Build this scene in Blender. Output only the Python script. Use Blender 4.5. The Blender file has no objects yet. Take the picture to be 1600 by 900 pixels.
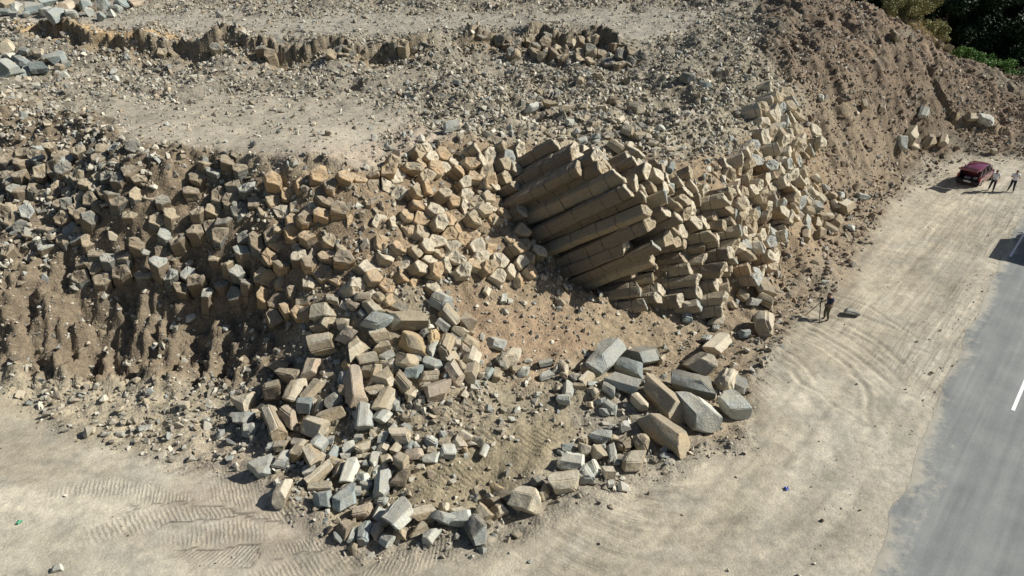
import bmesh
import bpy, math, random
import numpy as np
from mathutils import Vector, Matrix, Quaternion
R = math.radians
random.seed(7); rng = np.random.default_rng(7)
S = bpy.context.scene
COL = S.collection

# ------------------------------------------------------------------ camera
CAM_H = 21.6; PITCH = R(30.0); FPX = 1081.0
cam_d = bpy.data.cameras.new('camera'); cam = bpy.data.objects.new('camera', cam_d); COL.objects.link(cam)
cam.location = (0, 0, CAM_H); cam.rotation_euler = (R(90) - PITCH, 0, 0)
cam_d.sensor_width = 36; cam_d.lens = FPX/1600*36; cam_d.clip_start = .1; cam_d.clip_end = 5000
S.camera = cam
# ------------------------------------------------------------------ world and sun
SUN_AZ = R(86.0)   # clockwise from +Y
SUN_EL = R(39.0)
w = bpy.data.worlds.new('World'); S.world = w; w.use_nodes = True
nt = w.node_tree; nt.nodes.clear()
sky = nt.nodes.new('ShaderNodeTexSky'); sky.sky_type = 'NISHITA'; sky.sun_disc = False
sky.sun_elevation = SUN_EL; sky.sun_rotation = SUN_AZ; sky.air_density = 1.0; sky.dust_density = 1.0
bg = nt.nodes.new('ShaderNodeBackground'); bg.inputs[1].default_value = 0.05
wo = nt.nodes.new('ShaderNodeOutputWorld'); nt.links.new(sky.outputs[0], bg.inputs[0]); nt.links.new(bg.outputs[0], wo.inputs[0])
sd = bpy.data.lights.new('sun', 'SUN'); sd.energy = 5.0; sd.angle = R(0.5); sd.color = (1.0, 0.97, 0.90)
sun = bpy.data.objects.new('sun', sd); COL.objects.link(sun)
sv = Vector((math.sin(SUN_AZ)*math.cos(SUN_EL), math.cos(SUN_AZ)*math.cos(SUN_EL), math.sin(SUN_EL)))
sun.rotation_euler = sv.to_track_quat('Z', 'Y').to_euler(); sun.location = (60, 0, 60)
S.view_settings.view_transform = 'Standard'; S.view_settings.look = 'None'
S.view_settings.exposure = 0.32; S.view_settings.gamma = 1.0; S.view_settings.use_curve_mapping = False

# ------------------------------------------------------------------ maths helpers
sp, cp = math.sin(PITCH), math.cos(PITCH)
def un(px, py, z):
    """world point where the ray of a photo pixel reaches height z"""
    v = (py-450)/FPX; u = (px-800)/FPX
    d = (CAM_H-z)/(sp+v*cp)
    return (u*d, d*(cp-v*sp), z)
def project(X, Y, Z):
    dy = Y; dz = Z-CAM_H
    depth = dy*cp - dz*sp
    yc = -(dy*sp + dz*cp)
    return 800+FPX*X/depth, 450+FPX*yc/depth, depth
def _h(ix, iy, seed):
    n = (ix.astype(np.int64)*374761393 + iy.astype(np.int64)*668265263 + seed*974634777) & 0x7fffffff
    n = ((n ^ (n >> 13))*1274126177) & 0x7fffffff
    n = ((n ^ (n >> 16))*1103515245 + 12345) & 0x7fffffff
    return ((n >> 8) & 0xffff)/65535.0
def vnoise(x, y, seed=0):
    x = np.asarray(x, float); y = np.asarray(y, float)
    ix = np.floor(x); iy = np.floor(y); fx = x-ix; fy = y-iy
    fx = fx*fx*fx*(fx*(fx*6-15)+10); fy = fy*fy*fy*(fy*(fy*6-15)+10)
    a = _h(ix, iy, seed); b = _h(ix+1, iy, seed); c = _h(ix, iy+1, seed); d = _h(ix+1, iy+1, seed)
    return (a*(1-fx)+b*fx)*(1-fy) + (c*(1-fx)+d*fx)*fy
def fbm(x, y, seed=0, octv=4, gain=.5):
    s = 0; a = 1; t = 0
    for o in range(octv):
        s = s + a*(vnoise(x, y, seed+o*17)*2-1); t += a; a *= gain; x = x*2.03+5.2; y = y*2.03+1.7
    return s/t
def voro(x, y, seed=0):
    """distance to nearest jittered cell point and a cell random"""
    ix = np.floor(x); iy = np.floor(y); best = np.full(np.shape(x), 9.); rid = np.zeros(np.shape(x)); sec = best.copy()
    for dx in (-1, 0, 1):
        for dy in (-1, 0, 1):
            cx = ix+dx; cy = iy+dy
            px = cx+.1+.8*_h(cx, cy, seed); py = cy+.1+.8*_h(cx, cy, seed+5)
            d = np.hypot(px-x, py-y); r = _h(cx, cy, seed+9)
            n = d < best
            sec = np.where(n, best, np.minimum(sec, d)); best = np.where(n, d, best); rid = np.where(n, r, rid)
    return best, sec, rid
def smooth(a, b, x):
    t = np.clip((x-a)/(b-a), 0, 1); return t*t*(3-2*t)
def inpoly(px, py, poly):
    px = np.asarray(px, float); py = np.asarray(py, float); ins = np.zeros(px.shape, bool); n = len(poly)
    for i in range(n):
        x1, y1 = poly[i]; x2, y2 = poly[(i+1) % n]
        if y1 == y2: continue
        c = ((y1 > py) != (y2 > py)) & (px < (x2-x1)*(py-y1)/(y2-y1)+x1)
        ins ^= c
    return ins
def polydist(px, py, poly):
    """signed distance in pixels, positive inside"""
    best = np.full(np.shape(px), 1e9); n = len(poly)
    for i in range(n):
        x1, y1 = poly[i]; x2, y2 = poly[(i+1) % n]
        dx, dy = x2-x1, y2-y1; L = dx*dx+dy*dy
        t = np.clip(((px-x1)*dx+(py-y1)*dy)/L, 0, 1)
        best = np.minimum(best, np.hypot(px-x1-t*dx, py-y1-t*dy))
    return np.where(inpoly(px, py, poly), best, -best)

# ------------------------------------------------------------------ object helpers
def tag(o, label=None, cat=None, group=None, kind=None):
    if label: o['label'] = label
    if cat: o['category'] = cat
    if group: o['group'] = group
    if kind: o['kind'] = kind
    return o
def mesh_np(name, V, F, mat=None, parent=None, smooth_sh=False, cols=None, loc=None):
    """V (n,3); F list of polygons or (m,k) array"""
    me = bpy.data.meshes.new(name)
    V = np.asarray(V, np.float32)
    if isinstance(F, np.ndarray):
        m, k = F.shape
        me.vertices.add(len(V)); me.vertices.foreach_set('co', V.ravel())
        me.loops.add(m*k); me.loops.foreach_set('vertex_index', F.ravel().astype(np.int32))
        me.polygons.add(m); me.polygons.foreach_set('loop_start', np.arange(0, m*k, k, dtype=np.int32))
        me.update(calc_edges=True)
    else:
        me.from_pydata([tuple(map(float, v)) for v in V], [], F); me.update()
    me.polygons.foreach_set('use_smooth', np.full(len(me.polygons), bool(smooth_sh)))
    if cols:
        for nm, c in cols.items():
            at = me.attributes.new(nm, 'FLOAT_COLOR', 'POINT')
            c = np.asarray(c, np.float32)
            if c.shape[1] == 3: c = np.concatenate([c, np.ones((len(c), 1), np.float32)], 1)
            at.data.foreach_set('color', c.ravel())
    if mat: me.materials.append(mat)
    o = bpy.data.objects.new(name, me); COL.objects.link(o)
    if parent: o.parent = parent
    if loc is not None: o.location = loc
    return o
def empty(name, loc, rz=0):
    o = bpy.data.objects.new(name, None); COL.objects.link(o); o.location = loc; o.rotation_euler = (0, 0, rz)
    o.empty_display_size = .3
    return o
# ------------------------------------------------------------------ material helpers
def mat_new(name):
    m = bpy.data.materials.new(name); m.use_nodes = True
    t = m.node_tree; b = t.nodes['Principled BSDF']; b.inputs['Roughness'].default_value = .9
    b.inputs['Specular IOR Level'].default_value = .25
    return m, t, b
def N(t, typ, **kw):
    n = t.nodes.new(typ)
    for k, v in kw.items():
        if k in n.inputs.keys() if isinstance(k, str) else False: n.inputs[k].default_value = v
        else: setattr(n, k, v)
    return n
def noise_tex(t, vec, scale, detail=4, rough=.55, dist=0):
    n = t.nodes.new('ShaderNodeTexNoise'); n.inputs['Scale'].default_value = scale; n.inputs['Detail'].default_value = detail
    n.inputs['Roughness'].default_value = rough; n.inputs['Distortion'].default_value = dist
    t.links.new(vec, n.inputs['Vector']); return n
def ramp(t, fac, stops):
    r = t.nodes.new('ShaderNodeValToRGB'); e = r.color_ramp.elements
    while len(e) < len(stops): e.new(.5)
    for i, (p, c) in enumerate(stops):
        e[i].position = p; e[i].color = (c[0], c[1], c[2], 1) if not isinstance(c, (int, float)) else (c, c, c, 1)
    t.links.new(fac, r.inputs[0]); return r
def mixc(t, fac, a, b, mode='MIX'):
    n = t.nodes.new('ShaderNodeMix'); n.data_type = 'RGBA'; n.blend_type = mode
    for s, v in ((n.inputs[0], fac), (n.inputs[6], a), (n.inputs[7], b)):
        if hasattr(v, 'links') or hasattr(v, 'is_linked'): t.links.new(v, s)
        elif isinstance(v, (int, float)): s.default_value = v
        else: s.default_value = (v[0], v[1], v[2], 1)
    return n.outputs[2]
def mathn(t, op, a, b=0.0, clamp=False):
    n = t.nodes.new('ShaderNodeMath'); n.operation = op; n.use_clamp = clamp
    for s, v in ((n.inputs[0], a), (n.inputs[1], b)):
        if isinstance(v, (int, float)): s.default_value = v
        else: t.links.new(v, s)
    return n.outputs[0]
def bump(t, b, h, strength, dist, prev=None):
    n = t.nodes.new('ShaderNodeBump'); n.inputs['Strength'].default_value = strength; n.inputs['Distance'].default_value = dist
    t.links.new(h, n.inputs['Height'])
    if prev: t.links.new(prev, n.inputs['Normal'])
    t.links.new(n.outputs[0], b.inputs['Normal']); return n.outputs[0]
def simple(name, col, rough=.6, metal=0, var=.15, scale=6, spec=.3):
    m, t, b = mat_new(name); tc = t.nodes.new('ShaderNodeTexCoord')
    n = noise_tex(t, tc.outputs['Object'], scale, 3)
    a = tuple(c*(1-var) for c in col); c2 = tuple(min(1, c*(1+var)) for c in col)
    r = ramp(t, n.outputs[0], [(.3, a), (.7, c2)]); t.links.new(r.outputs[0], b.inputs['Base Color'])
    b.inputs['Roughness'].default_value = rough; b.inputs['Metallic'].default_value = metal; b.inputs['Specular IOR Level'].default_value = spec
    return m
# ------------------------------------------------------------------ terrain: control points (photo pixel, height in metres)
CP = [
# yard and foot of the slopes
(-300,900,0),(-300,700,0),(-250,600,.4),(-250,430,4),(-250,300,6.5),(-250,170,9),(-250,120,9.3),(-200,60,11),(-200,35,11.4),
(0,900,0),(200,900,0),(400,900,0),(600,900,0),(800,900,0),(1000,900,0),(1200,900,0),(1400,900,0),(1600,900,0),(1800,900,0),(1800,700,0),(1800,500,0),
(0,750,0),(200,760,0),(400,780,0),(1000,800,0),(1200,780,0),(1400,750,0),(1600,700,0),(1200,650,0),(1350,600,0),(1500,550,0),(1700,560,0),(1250,540,0),(1350,480,0),(1450,400,0),(1600,400,0),(1700,350,0),
(1450,320,0),(1520,290,0),(1600,280,0),(1700,280,0),
(0,640,.05),(0,600,.5),(0,540,1.4),(0,480,2.8),(0,430,4),(0,360,5.4),(0,300,6.5),(0,230,7.9),(0,175,9),(0,150,9.2),(0,115,9.3),(0,75,10.3),(0,50,11.1),
(100,640,.0),(100,600,.3),(100,540,1.3),(100,470,3),(100,400,4.6),(100,340,6),(100,290,7.1),(100,235,8.1),(100,185,9),(100,160,9.2),
(200,610,.1),(200,565,.8),(200,520,1.6),(200,460,3.2),(200,395,4.9),(200,330,6.9),(200,275,8.3),(200,232,9.05),(200,205,9.1),(200,170,9.2),
(300,640,.0),(300,600,.3),(300,550,1.1),(300,490,2.4),(300,420,4.2),(300,350,6.2),(300,290,7.8),(290,242,9),(300,200,9.1),(300,150,9.2),
(380,620,.2),(390,570,.8),(390,500,2.3),(380,420,4.4),(380,340,6.6),(380,290,7.9),(385,254,8.9),(400,210,9),(450,160,9.1),
(450,640,.5),(450,560,1.5),(450,480,3.2),(450,400,5.1),(450,320,7.1),(455,268,8.7),(450,720,.0),
(520,265,8.7),(520,330,7),(520,400,5.3),(520,470,3.8),(520,540,2.4),(520,600,1.4),(510,680,.6),(500,780,.05),(540,870,0),
(580,255,8.7),(570,220,8.8),
(640,245,8.6),(640,310,7.1),(640,380,5.5),(640,450,4.1),(640,520,2.8),(640,600,1.5),(640,700,.5),(640,800,.05),(640,200,8.8),
(740,222,8.6),(750,290,7),(770,350,5.5),(780,420,4.0),(770,480,2.9),(780,540,1.7),(780,600,.9),(760,680,.35),(760,790,0),
(850,225,8.2),(850,300,6.4),(860,370,4.6),(860,430,3.0),(850,480,2.0),(850,530,1.2),(850,590,.6),(850,660,.3),(850,740,.1),
(930,245,7.5),(940,300,5.9),(940,370,3.9),(950,430,1.9),(950,480,.9),(950,540,.4),(950,620,.2),(950,700,.05),
(1000,262,7.0),(1010,330,5.2),(1020,400,3.0),(1030,450,1.5),(1030,495,.3),(1030,560,.05),
(1060,285,6.6),(1070,340,5),(1080,400,3.1),(1090,450,1.6),(1095,485,.4),(1100,540,0),
(1110,290,6.1),(1140,350,4.2),(1140,420,1.9),(1150,465,.5),(1180,510,0),
(1160,250,6.2),(1190,300,4.5),(1200,360,2.6),(1200,410,.9),(1220,445,.1),
(1220,220,6.2),(1240,270,4.5),(1260,320,2.2),(1275,360,.6),(1290,400,.05),
(1200,180,7.4),(1260,200,6.0),(1280,250,4.0),(1310,300,1.5),(1340,340,.25),(1380,300,.0),
(1000,200,8.0),(1100,210,7.6),(1000,150,8.5),(1100,140,8.9),(900,180,8.3),(900,140,8.6),(800,180,8.6),(700,180,8.8),(980,120,8.8),
# second step
(100,100,9.4),(200,105,9.3),(300,100,9.3),(450,105,9.2),(600,105,9.2),(680,105,9.2),(740,95,9.2),(850,95,9.15),(940,110,9.0),(1000,115,9.2),
(50,44,11.3),(120,52,11.2),(200,60,11.05),(330,64,10.9),(420,68,10.8),(500,68,10.8),(620,70,10.6),(680,66,10.6),(740,58,10.7),(850,54,10.6),(940,62,10.35),(1000,82,9.9),
(60,30,11.5),(200,40,11.3),(330,45,11.1),(500,50,11),(620,50,10.9),(740,42,10.9),(850,38,10.9),(1000,55,10.5),
(1050,110,9.4),(1100,80,10.1),(1100,40,10.9),(1200,100,9.4),(1200,50,10.8),(1200,20,11.6),(1300,60,10.2),(1300,100,8.8),(1300,150,7),(1300,200,5.2),(1350,250,2.5),(1350,180,5.3),
(0,0,12),(200,0,11.8),(400,0,11.6),(600,0,11.5),(800,0,11.5),(1000,0,11.6),(1100,0,11.8),(1200,0,12),(1290,10,11.8),
(1380,150,5.7),(1380,200,3.8),(1390,240,1.3),(1390,262,.2),(1380,100,7.6),(1370,40,10.1),(1370,8,11.5),
(1450,220,1.2),(1450,238,.2),(1440,180,3.2),(1450,150,4.5),(1440,100,6.6),(1430,60,8.4),(1440,45,8.9),
(1500,232,.2),(1500,200,1.7),(1500,150,4.0),(1490,110,5.6),(1500,92,6.1),
(1560,232,.2),(1560,180,2.2),(1550,140,3.8),(1555,112,4.6),
(1620,235,.2),(1620,190,1.8),(1610,150,3.2),(1610,130,3.7),(1750,240,.2),(1750,170,2.2),(1750,140,3),
]
pts = [un(*c) for c in CP]
pts += [(-60,45,9),(-60,60,11.5),(-45,75,12.5),(0,90,13),(-60,100,14),(40,95,8),(28,92,12),(50,86,3.0),(62,84,1.5),(45,105,2),(60,105,.5),(80,80,1),(80,110,0),(0,120,14),(40,130,3),
        (-60,20,0),(-60,5,0),(0,5,0),(40,5,0),(70,20,0),(90,50,0),(90,65,.3)]
P = np.array(pts)
def rbf_fit(P):
    n = len(P); D = np.hypot(P[:, None, 0]-P[None, :, 0], P[:, None, 1]-P[None, :, 1])
    A = np.zeros((n+3, n+3)); A[:n, :n] = -D - np.eye(n)*0.05; A[:n, n] = 1; A[:n, n+1] = P[:, 0]; A[:n, n+2] = P[:, 1]; A[n:, :n] = A[:n, n:].T
    return np.linalg.solve(A, np.r_[P[:, 2], 0, 0, 0])
WR = rbf_fit(P)
def base_h(X, Y):
    X = np.asarray(X, float); Y = np.asarray(Y, float)
    z = WR[-3]+WR[-2]*X+WR[-1]*Y
    for i in range(len(P)): z = z - WR[i]*np.hypot(X-P[i, 0], Y-P[i, 1])
    return z
# grid
def axis(lo, hi, a, b, fine, coarse):
    mid = list(np.arange(a, b, fine)); l = []; x = a; s = fine
    while x > lo: s = min(s*1.35, coarse); x -= s; l.append(x)
    r = []; x = mid[-1]; s = fine
    while x < hi: s = min(s*1.35, coarse); x += s; r.append(x)
    return np.array(l[::-1]+mid+r)
gx = axis(-900, 900, -46, 58, .13, 90)
gy = axis(-500, 1500, 14, 82, .12, 90)
GX, GY = np.meshgrid(gx, gy)
cxX = np.clip(GX, -62, 92); cyY = np.clip(GY, 3, 135)
# evaluate the smooth field on a coarser lattice then upsample
ax = np.linspace(-63, 93, 420); ay = np.linspace(2, 136, 420)
AX, AY = np.meshgrid(ax, ay); AZ = base_h(AX, AY)
def bil(Z, xs, ys, X, Y):
    i = np.clip(np.searchsorted(xs, X)-1, 0, len(xs)-2); j = np.clip(np.searchsorted(ys, Y)-1, 0, len(ys)-2)
    fx = np.clip((X-xs[i])/(xs[i+1]-xs[i]), 0, 1); fy = np.clip((Y-ys[j])/(ys[j+1]-ys[j]), 0, 1)
    return (Z[j, i]*(1-fx)+Z[j, i+1]*fx)*(1-fy)+(Z[j+1, i]*(1-fx)+Z[j+1, i+1]*fx)*fy
BZ = bil(AZ, ax, ay, cxX, cyY)
PX, PY, PD = project(GX, np.maximum(GY, 4), BZ)
# ---- zones, outlined in the photograph and laid on the ground where they fall
Z_FACE = [(-400,150),(0,160),(90,170),(190,200),(205,228),(380,248),(450,262),(560,258),(640,236),(740,215),(850,220),(960,238),(1060,230),(1150,150),(1200,130),(1260,160),(1290,230),(1340,330),(1290,400),(1220,450),(1150,490),(1090,500),(960,520),(850,500),(780,500),(700,560),(600,600),(400,600),(300,600),(150,590),(0,580),(-400,600)]
Z_YARD = [(-400,950),(-400,640),(0,620),(120,690),(300,730),(420,770),(480,850),(560,870),(760,850),(900,790),(1050,740),(1180,700),(1180,620),(1230,520),(1330,420),(1390,330),(1440,290),(1500,250),(1620,245),(1900,250),(1900,1000),(-400,1000)]
Z_BENCH = [(60,160),(170,190),(210,225),(380,248),(480,255),(580,225),(650,190),(560,160),(380,150),(200,145)]
Z_BENCH2 = [(-300,35),(50,32),(220,45),(420,55),(640,55),(760,45),(900,42),(1000,60),(1050,50),(1120,20),(1150,10),(900,15),(600,20),(300,25),(100,12),(-300,12)]
Z_RUB = [(-300,170),(0,160),(90,172),(190,205),(170,300),(110,380),(0,450),(-300,470)]
Z_SCREE = [(640,190),(800,110),(1000,120),(1120,100),(1230,60),(1290,140),(1240,200),(1200,180),(1140,240),(1060,250),(940,230),(740,215)]
Z_BROWN = [(1180,-60),(1380,-60),(1450,50),(1640,130),(1900,150),(1900,245),(1440,245),(1380,300),(1340,330),(1290,240),(1260,150),(1200,80)]
Z_GULLY = [(-300,440),(0,440),(120,400),(230,370),(330,400),(430,420),(440,500),(420,590),(300,610),(0,600),(-300,600)]
Z_TALUS = [(690,450),(800,440),(900,490),(1040,500),(1150,500),(1180,560),(1100,600),(960,600),(860,640),(740,620),(700,560)]
Z_PILE = [(370,600),(430,560),(480,460),(600,440),(700,470),(760,560),(840,560),(960,590),(960,640),(880,660),(860,740),(760,800),(640,850),(530,860),(500,800),(430,780),(420,700),(370,680)]
def zm(poly, soft=14):
    wob = fbm(GX*.35, GY*.35, 41, 4)*26*(30/np.maximum(PD, 20))
    return smooth(-soft, soft, polydist(PX, PY, poly)+wob)
vis = (GY > 10) & (GY < 125)
mYARD = zm(Z_YARD, 20); mFACE = zm(Z_FACE, 8); mB1 = zm(Z_BENCH); mB2 = zm(Z_BENCH2, 7); mRUB = zm(Z_RUB); mSCR = zm(Z_SCREE)
mBR = zm(Z_BROWN, 10); mGU = zm(Z_GULLY, 22); mTA = zm(Z_TALUS, 18); mPI = zm(Z_PILE, 15)
calm = np.clip(mYARD + mB1*.8 + mB2*.8, 0, 1)
rough = np.clip(1-calm, 0, 1)
n1 = fbm(GX*.30, GY*.30, 3, 4); n2 = fbm(GX*1.2, GY*1.2, 9, 4); n3 = fbm(GX*4, GY*4, 21, 3)
ter = np.clip(mSCR+mRUB+(PY < 200)*(1-mYARD), 0, 1)
disp = rough*(n1*.45 + n2*.17 + n3*.06) + rough*ter*(fbm(GX*.22, GY*.22, 150, 4)*.7 + np.minimum(0, fbm(GX*.5, GY*.5, 151, 4))*.8)
v1, v2, vr = voro(GX*1.5+fbm(GX, GY, 5, 2)*.4, GY*1.5, 2)
u1, u2, ur = voro(GX*3.6, GY*3.6, 12)
disp += rough*(1-mGU*.6)*((.25-v1*.45)*vr*.5 + (.3-u1*.7)*ur*.16)
# gullied soil: spurs running down the slope toward the yard
wob = fbm(GX*.5, GY*.3, 31, 3)
gl = np.abs(fbm(GX*.42+wob*.5, GY*.10+.15*GX, 33, 3)); gl2 = np.abs(fbm(GX*1.3+wob, GY*.3+.4*GX, 35, 3))
disp += (mGU+.5*smooth(0, 1, (470-PX)/60)*mFACE)*((.25-gl*2.0)*.48 + (.2-gl2)*.5 + n1*.6 + n2*.34 + n3*.14 + ((.25-v1*.45)*vr*.9+(.3-u1*.7)*ur*.3))
disp += mBR*(np.abs(fbm(GX*.25+GY*.12+wob*.3, GY*.07, 51, 3))*-1.0+.2 + (.2-np.abs(fbm(GX*.7+GY*.4+wob*.5, GY*.25, 53, 3)))*.4 + n1*.6)*smooth(.6, 2.5, BZ)
mSTEP = np.zeros_like(GX)
def cut_step(line, A, reach, wiggle, seed, grow=1.0):
    # a ragged vertical lip along a line on the ground: drop on the near side, lift on the far side
    global disp, mSTEP
    W = [un(*q)[:2] for q in line]
    xs = np.array([q[0] for q in W]); ys = np.array([q[1] for q in W])
    yl = np.interp(GX, xs, ys) + fbm(GX*.4, GX*0, seed, 2)*wiggle + fbm(GX*2.3, GY*2.3, seed+3, 3)*wiggle*.5
    s = GY-yl; on = smooth(xs[0]-.5, xs[0]+2, GX)*(1-smooth(xs[-1]-2, xs[-1]+.5, GX))
    a = A*(.55+.6*vnoise(GX*.5, GX*0, seed+7))
    d = np.where(s > 0, np.exp(-s/reach), -np.exp(s/reach)*np.clip(-s/.4, 0, 1))
    blk, _, br = voro(GX*1.3, GY*1.3, seed+11)
    disp += a*d*on + (br-.5)*.10*np.exp(-((s+.5)/.8)**2)*on*grow
    mSTEP = np.maximum(mSTEP, np.exp(-((s+.55)/.75)**2)*on*grow)
cut_step([(20,50,11.3),(60,43,11.3),(120,52,11.2),(200,60,11.05),(330,64,10.9),(420,68,10.8),(500,68,10.8),(620,70,10.6),(690,64,10.6)], .85, 1.3, .7, 201)
cut_step([(700,62,10.6),(740,56,10.7),(850,52,10.6),(940,62,10.35),(1000,82,9.9)], .9, 1.5, 1.1, 205)
cut_step([(195,228,9.1),(290,240,9.05),(385,252,8.9),(455,266,8.7),(560,262,8.7)], .22, 1.2, .6, 209, .8)
cut_step([(1430,60,8.5),(1470,110,6.3),(1500,150,4.4),(1540,180,2.7),(1590,205,1.4)], .7, 1.4, .5, 213)
# yard: faint undulation and wheel ruts that swing round the toe of the heap
disp += calm*(fbm(GX*.15, GY*.15, 61, 3)*.06 + fbm(GX*.9, GY*.9, 63, 3)*.018 + fbm(GX*5, GY*5, 64, 2)*.008)
rr = np.hypot(GX-7.2, GY-25.5)
ang = np.arctan2(GY-25.5, GX-7.2)
rut = np.zeros_like(GX)
for r0, wd, dp in ((8.9,.13,.06),(9.35,.10,.05),(10.5,.15,.06),(10.9,.10,.04),(12.2,.14,.06),(12.7,.10,.05),(13.1,.10,.04),(14.6,.16,.05),(16.4,.12,.04),(17.0,.12,.05)):
    q = rr-r0-1.5*fbm(ang*2+r0*.7, ang*0+r0, 70, 2)
    on = smooth(.3, .5, vnoise(ang*4+r0*3, ang*0+r0, 72)+.15)
    rut -= np.exp(-(q/wd)**2)*dp*on; rut += np.exp(-((np.abs(q)-wd*1.9)/(wd*.7))**2)*dp*.5*on
rut *= smooth(-1.35, -1.0, ang)*(1-smooth(1.25, 1.5, ang))
for k in range(9):   # long passes along the road
    off = 1.2+k*1.05+.5*math.sin(k*2.3); q = ((GX-19.8)*.74-(GY-26.2)*.67) + off+2.0 + .7*fbm(GX*.06, GY*.06+k, 75, 2)
    rut -= np.exp(-(q/.16)**2)*.035*smooth(.35, .55, vnoise(GY*.25+k*7, GX*0+k, 76))
# crawler-track marks: fine ribs across curved bands (phase and strength kept for the relief of the soil)
TPH = np.zeros_like(GX); TMK = np.zeros_like(GX)
def trackband(cx, cy, r0, a0, a1, wd, pitch, seed, k=1.0):
    r = np.hypot(GX-cx, GY-cy); a = np.arctan2(GY-cy, GX-cx)
    m = smooth(-wd-.25, -wd+.25, -np.abs(r-r0)+.25*fbm(GX*1.2, GY*1.2, seed+40, 3)) * smooth(a0, a0+.12, a)*(1-smooth(a1-.12, a1, a)) * smooth(.22, .45, vnoise(GX*.7, GY*.7, seed)+.12)*k
    TPH[m > .02] = ((a*r0 + (r-r0)*.5)/pitch)[m > .02]; TMK[m > .02] = m[m > .02]
def linetrack(x0, y0, x1, y1, wd, pitch, seed, k=1.0):
    L = math.hypot(x1-x0, y1-y0); dx, dy = (x1-x0)/L, (y1-y0)/L
    s = (GX-x0)*dx+(GY-y0)*dy; q = (GX-x0)*-dy+(GY-y0)*dx
    q = q + .5*np.sin(s*.5+seed); m = smooth(0, 1.6, s)*(1-smooth(L-1.6, L, s))*smooth(-wd-.25, -wd+.25, -np.abs(q)+.25*fbm(GX*1.2, GY*1.2, seed+40, 3))*smooth(.2, .4, vnoise(GX*.7, GY*.7, seed)+.15)*k
    TPH[m > .02] = ((s+q*.5)/pitch)[m > .02]; TMK[m > .02] = m[m > .02]
def lt(a, b, wd=.42, pitch=.17, k=1.0, seed=3):
    p0 = un(*a, 0); p1 = un(*b, 0); linetrack(p0[0], p0[1], p1[0], p1[1], wd, pitch, seed, k)
c0 = un(420, 560, 0)
for (px, py, a0, a1, seed) in ((250,800,-2.0,-1.1,5), (330,745,-1.9,-1.2,6), (300,860,-1.9,-1.15,7), (440,880,-1.9,-1.0,8)):
    q = un(px, py, 0); trackband(q[0]+2, q[1]+9, 9.2, a0, a1, .5, .17, seed)
lt((60,765),(400,800),.45,.18,.8); lt((100,850),(520,780),.5,.19); lt((280,740),(420,700),.8,.18,.9,9); lt((300,775),(430,770),.9,.18,1,11); lt((400,870),(640,830),.5,.16,1,12)
lt((360,900),(600,870),.55,.17,1,14); lt((240,830),(430,850),.5,.17,.9,15); lt((630,760),(810,690),.62,.27,2.6); lt((650,712),(780,648),.55,.25,2.6); lt((790,725),(895,682),.55,.25,2.6); lt((640,790),(780,735),.6,.27,2.4,17)
disp += .10*mPI*smooth(.3, .7, vnoise(GX*.8, GY*.8, 190))
#lt((560,890),(760,860),.45,.2,.7,18)
disp += rut
hol = smooth(-25, 25, polydist(PX, PY, [(760,260),(960,275),(1070,320),(1030,400),(960,450),(900,450),(840,400)]))
disp -= hol*1.1
# flatten under the road
RX, RY = .67, .742     # road direction
def road_q(X, Y): return (X-19.8)*RY - (Y-26.2)*RX   # signed distance right of the edge line
rq = road_q(GX, GY)
flat = smooth(-2.2, -.9, rq)*(1-smooth(9, 12, rq))*(GY < 200)
zed = BZ+disp
far = np.maximum(np.maximum(-62-GX, GX-92), np.maximum(3-GY, GY-135)); far = np.clip(far, 0, None)
zed = zed*(1-smooth(0, 120, far)) + 0*far
zed = zed*(1-flat) + flat*(-.03)
# the carrying ground beneath the road stays below it
HZ = zed
def H(X, Y): return bil(HZ, gx, gy, np.asarray(X, float), np.asarray(Y, float))
def Hb(X, Y): return bil(BZ, gx, gy, np.asarray(X, float), np.asarray(Y, float))
def hit(px, py, bias=0.0):
    """first meeting of the photo ray with the ground (vectorised)"""
    px = np.atleast_1d(np.asarray(px, float)); py = np.atleast_1d(np.asarray(py, float))
    u = (px-800)/FPX; v = (py-450)/FPX
    dirx = u; diry = cp-v*sp; dirz = -(sp+v*cp)
    t = np.full(px.shape, 18.); done = np.zeros(px.shape, bool)
    for k in range(900):
        X = dirx*t; Y = diry*t; Z = CAM_H+dirz*t
        g = Z-H(X, Y)-bias
        done |= g < .03
        t = np.where(done, t, t+np.clip(g*.35, .03, .8))
        if done.all() or t.min() > 160: break
    return dirx*t, diry*t, CAM_H+dirz*t, t
# ---- ground colours: the dust, gravel and soils themselves
def C(*c): return np.array(c)
dust = C(.435,.39,.31); paledust = C(.515,.475,.39); gravel = C(.37,.335,.275); brown = C(.19,.15,.112); tan = C(.36,.275,.19); dk = C(.24,.20,.15); redt = C(.33,.24,.165); pink = C(.40,.34,.275); olive = C(.285,.245,.17)
col = np.zeros(GX.shape+(3,)) + (gravel*.85)
def lay(m, c, s=1.0):
    global col
    m = np.clip(m*s, 0, 1)[..., None]; col = col*(1-m)+c*m
big = fbm(GX*.12, GY*.12, 91, 4); med = fbm(GX*.6, GY*.6, 93, 4); fine = fbm(GX*3, GY*3, 95, 3)
lay(mFACE, C(.29,.225,.155)); lay(mRUB, C(.35,.295,.215)); lay(mSCR, C(.33,.295,.23)); lay(mGU, C(.30,.25,.18)); lay(mGU*smooth(.0, .4, fbm(GX*.7, GY*.4, 141, 4)), C(.24,.185,.13), .7); lay(mBR, brown)
lay(mBR*smooth(-.1, .5, big+med*.5), C(.25,.19,.14), .8); lay(mBR*smooth(.1, .4, fbm(GX*.3, GY*.3, 140, 3)), C(.20,.18,.145), .7); lay(mTA, C(.31,.25,.175)); lay(mPI, C(.31,.27,.20))
lay(zm([(700,440),(860,480),(930,520),(840,600),(730,570)], 20), redt, .7)
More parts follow.
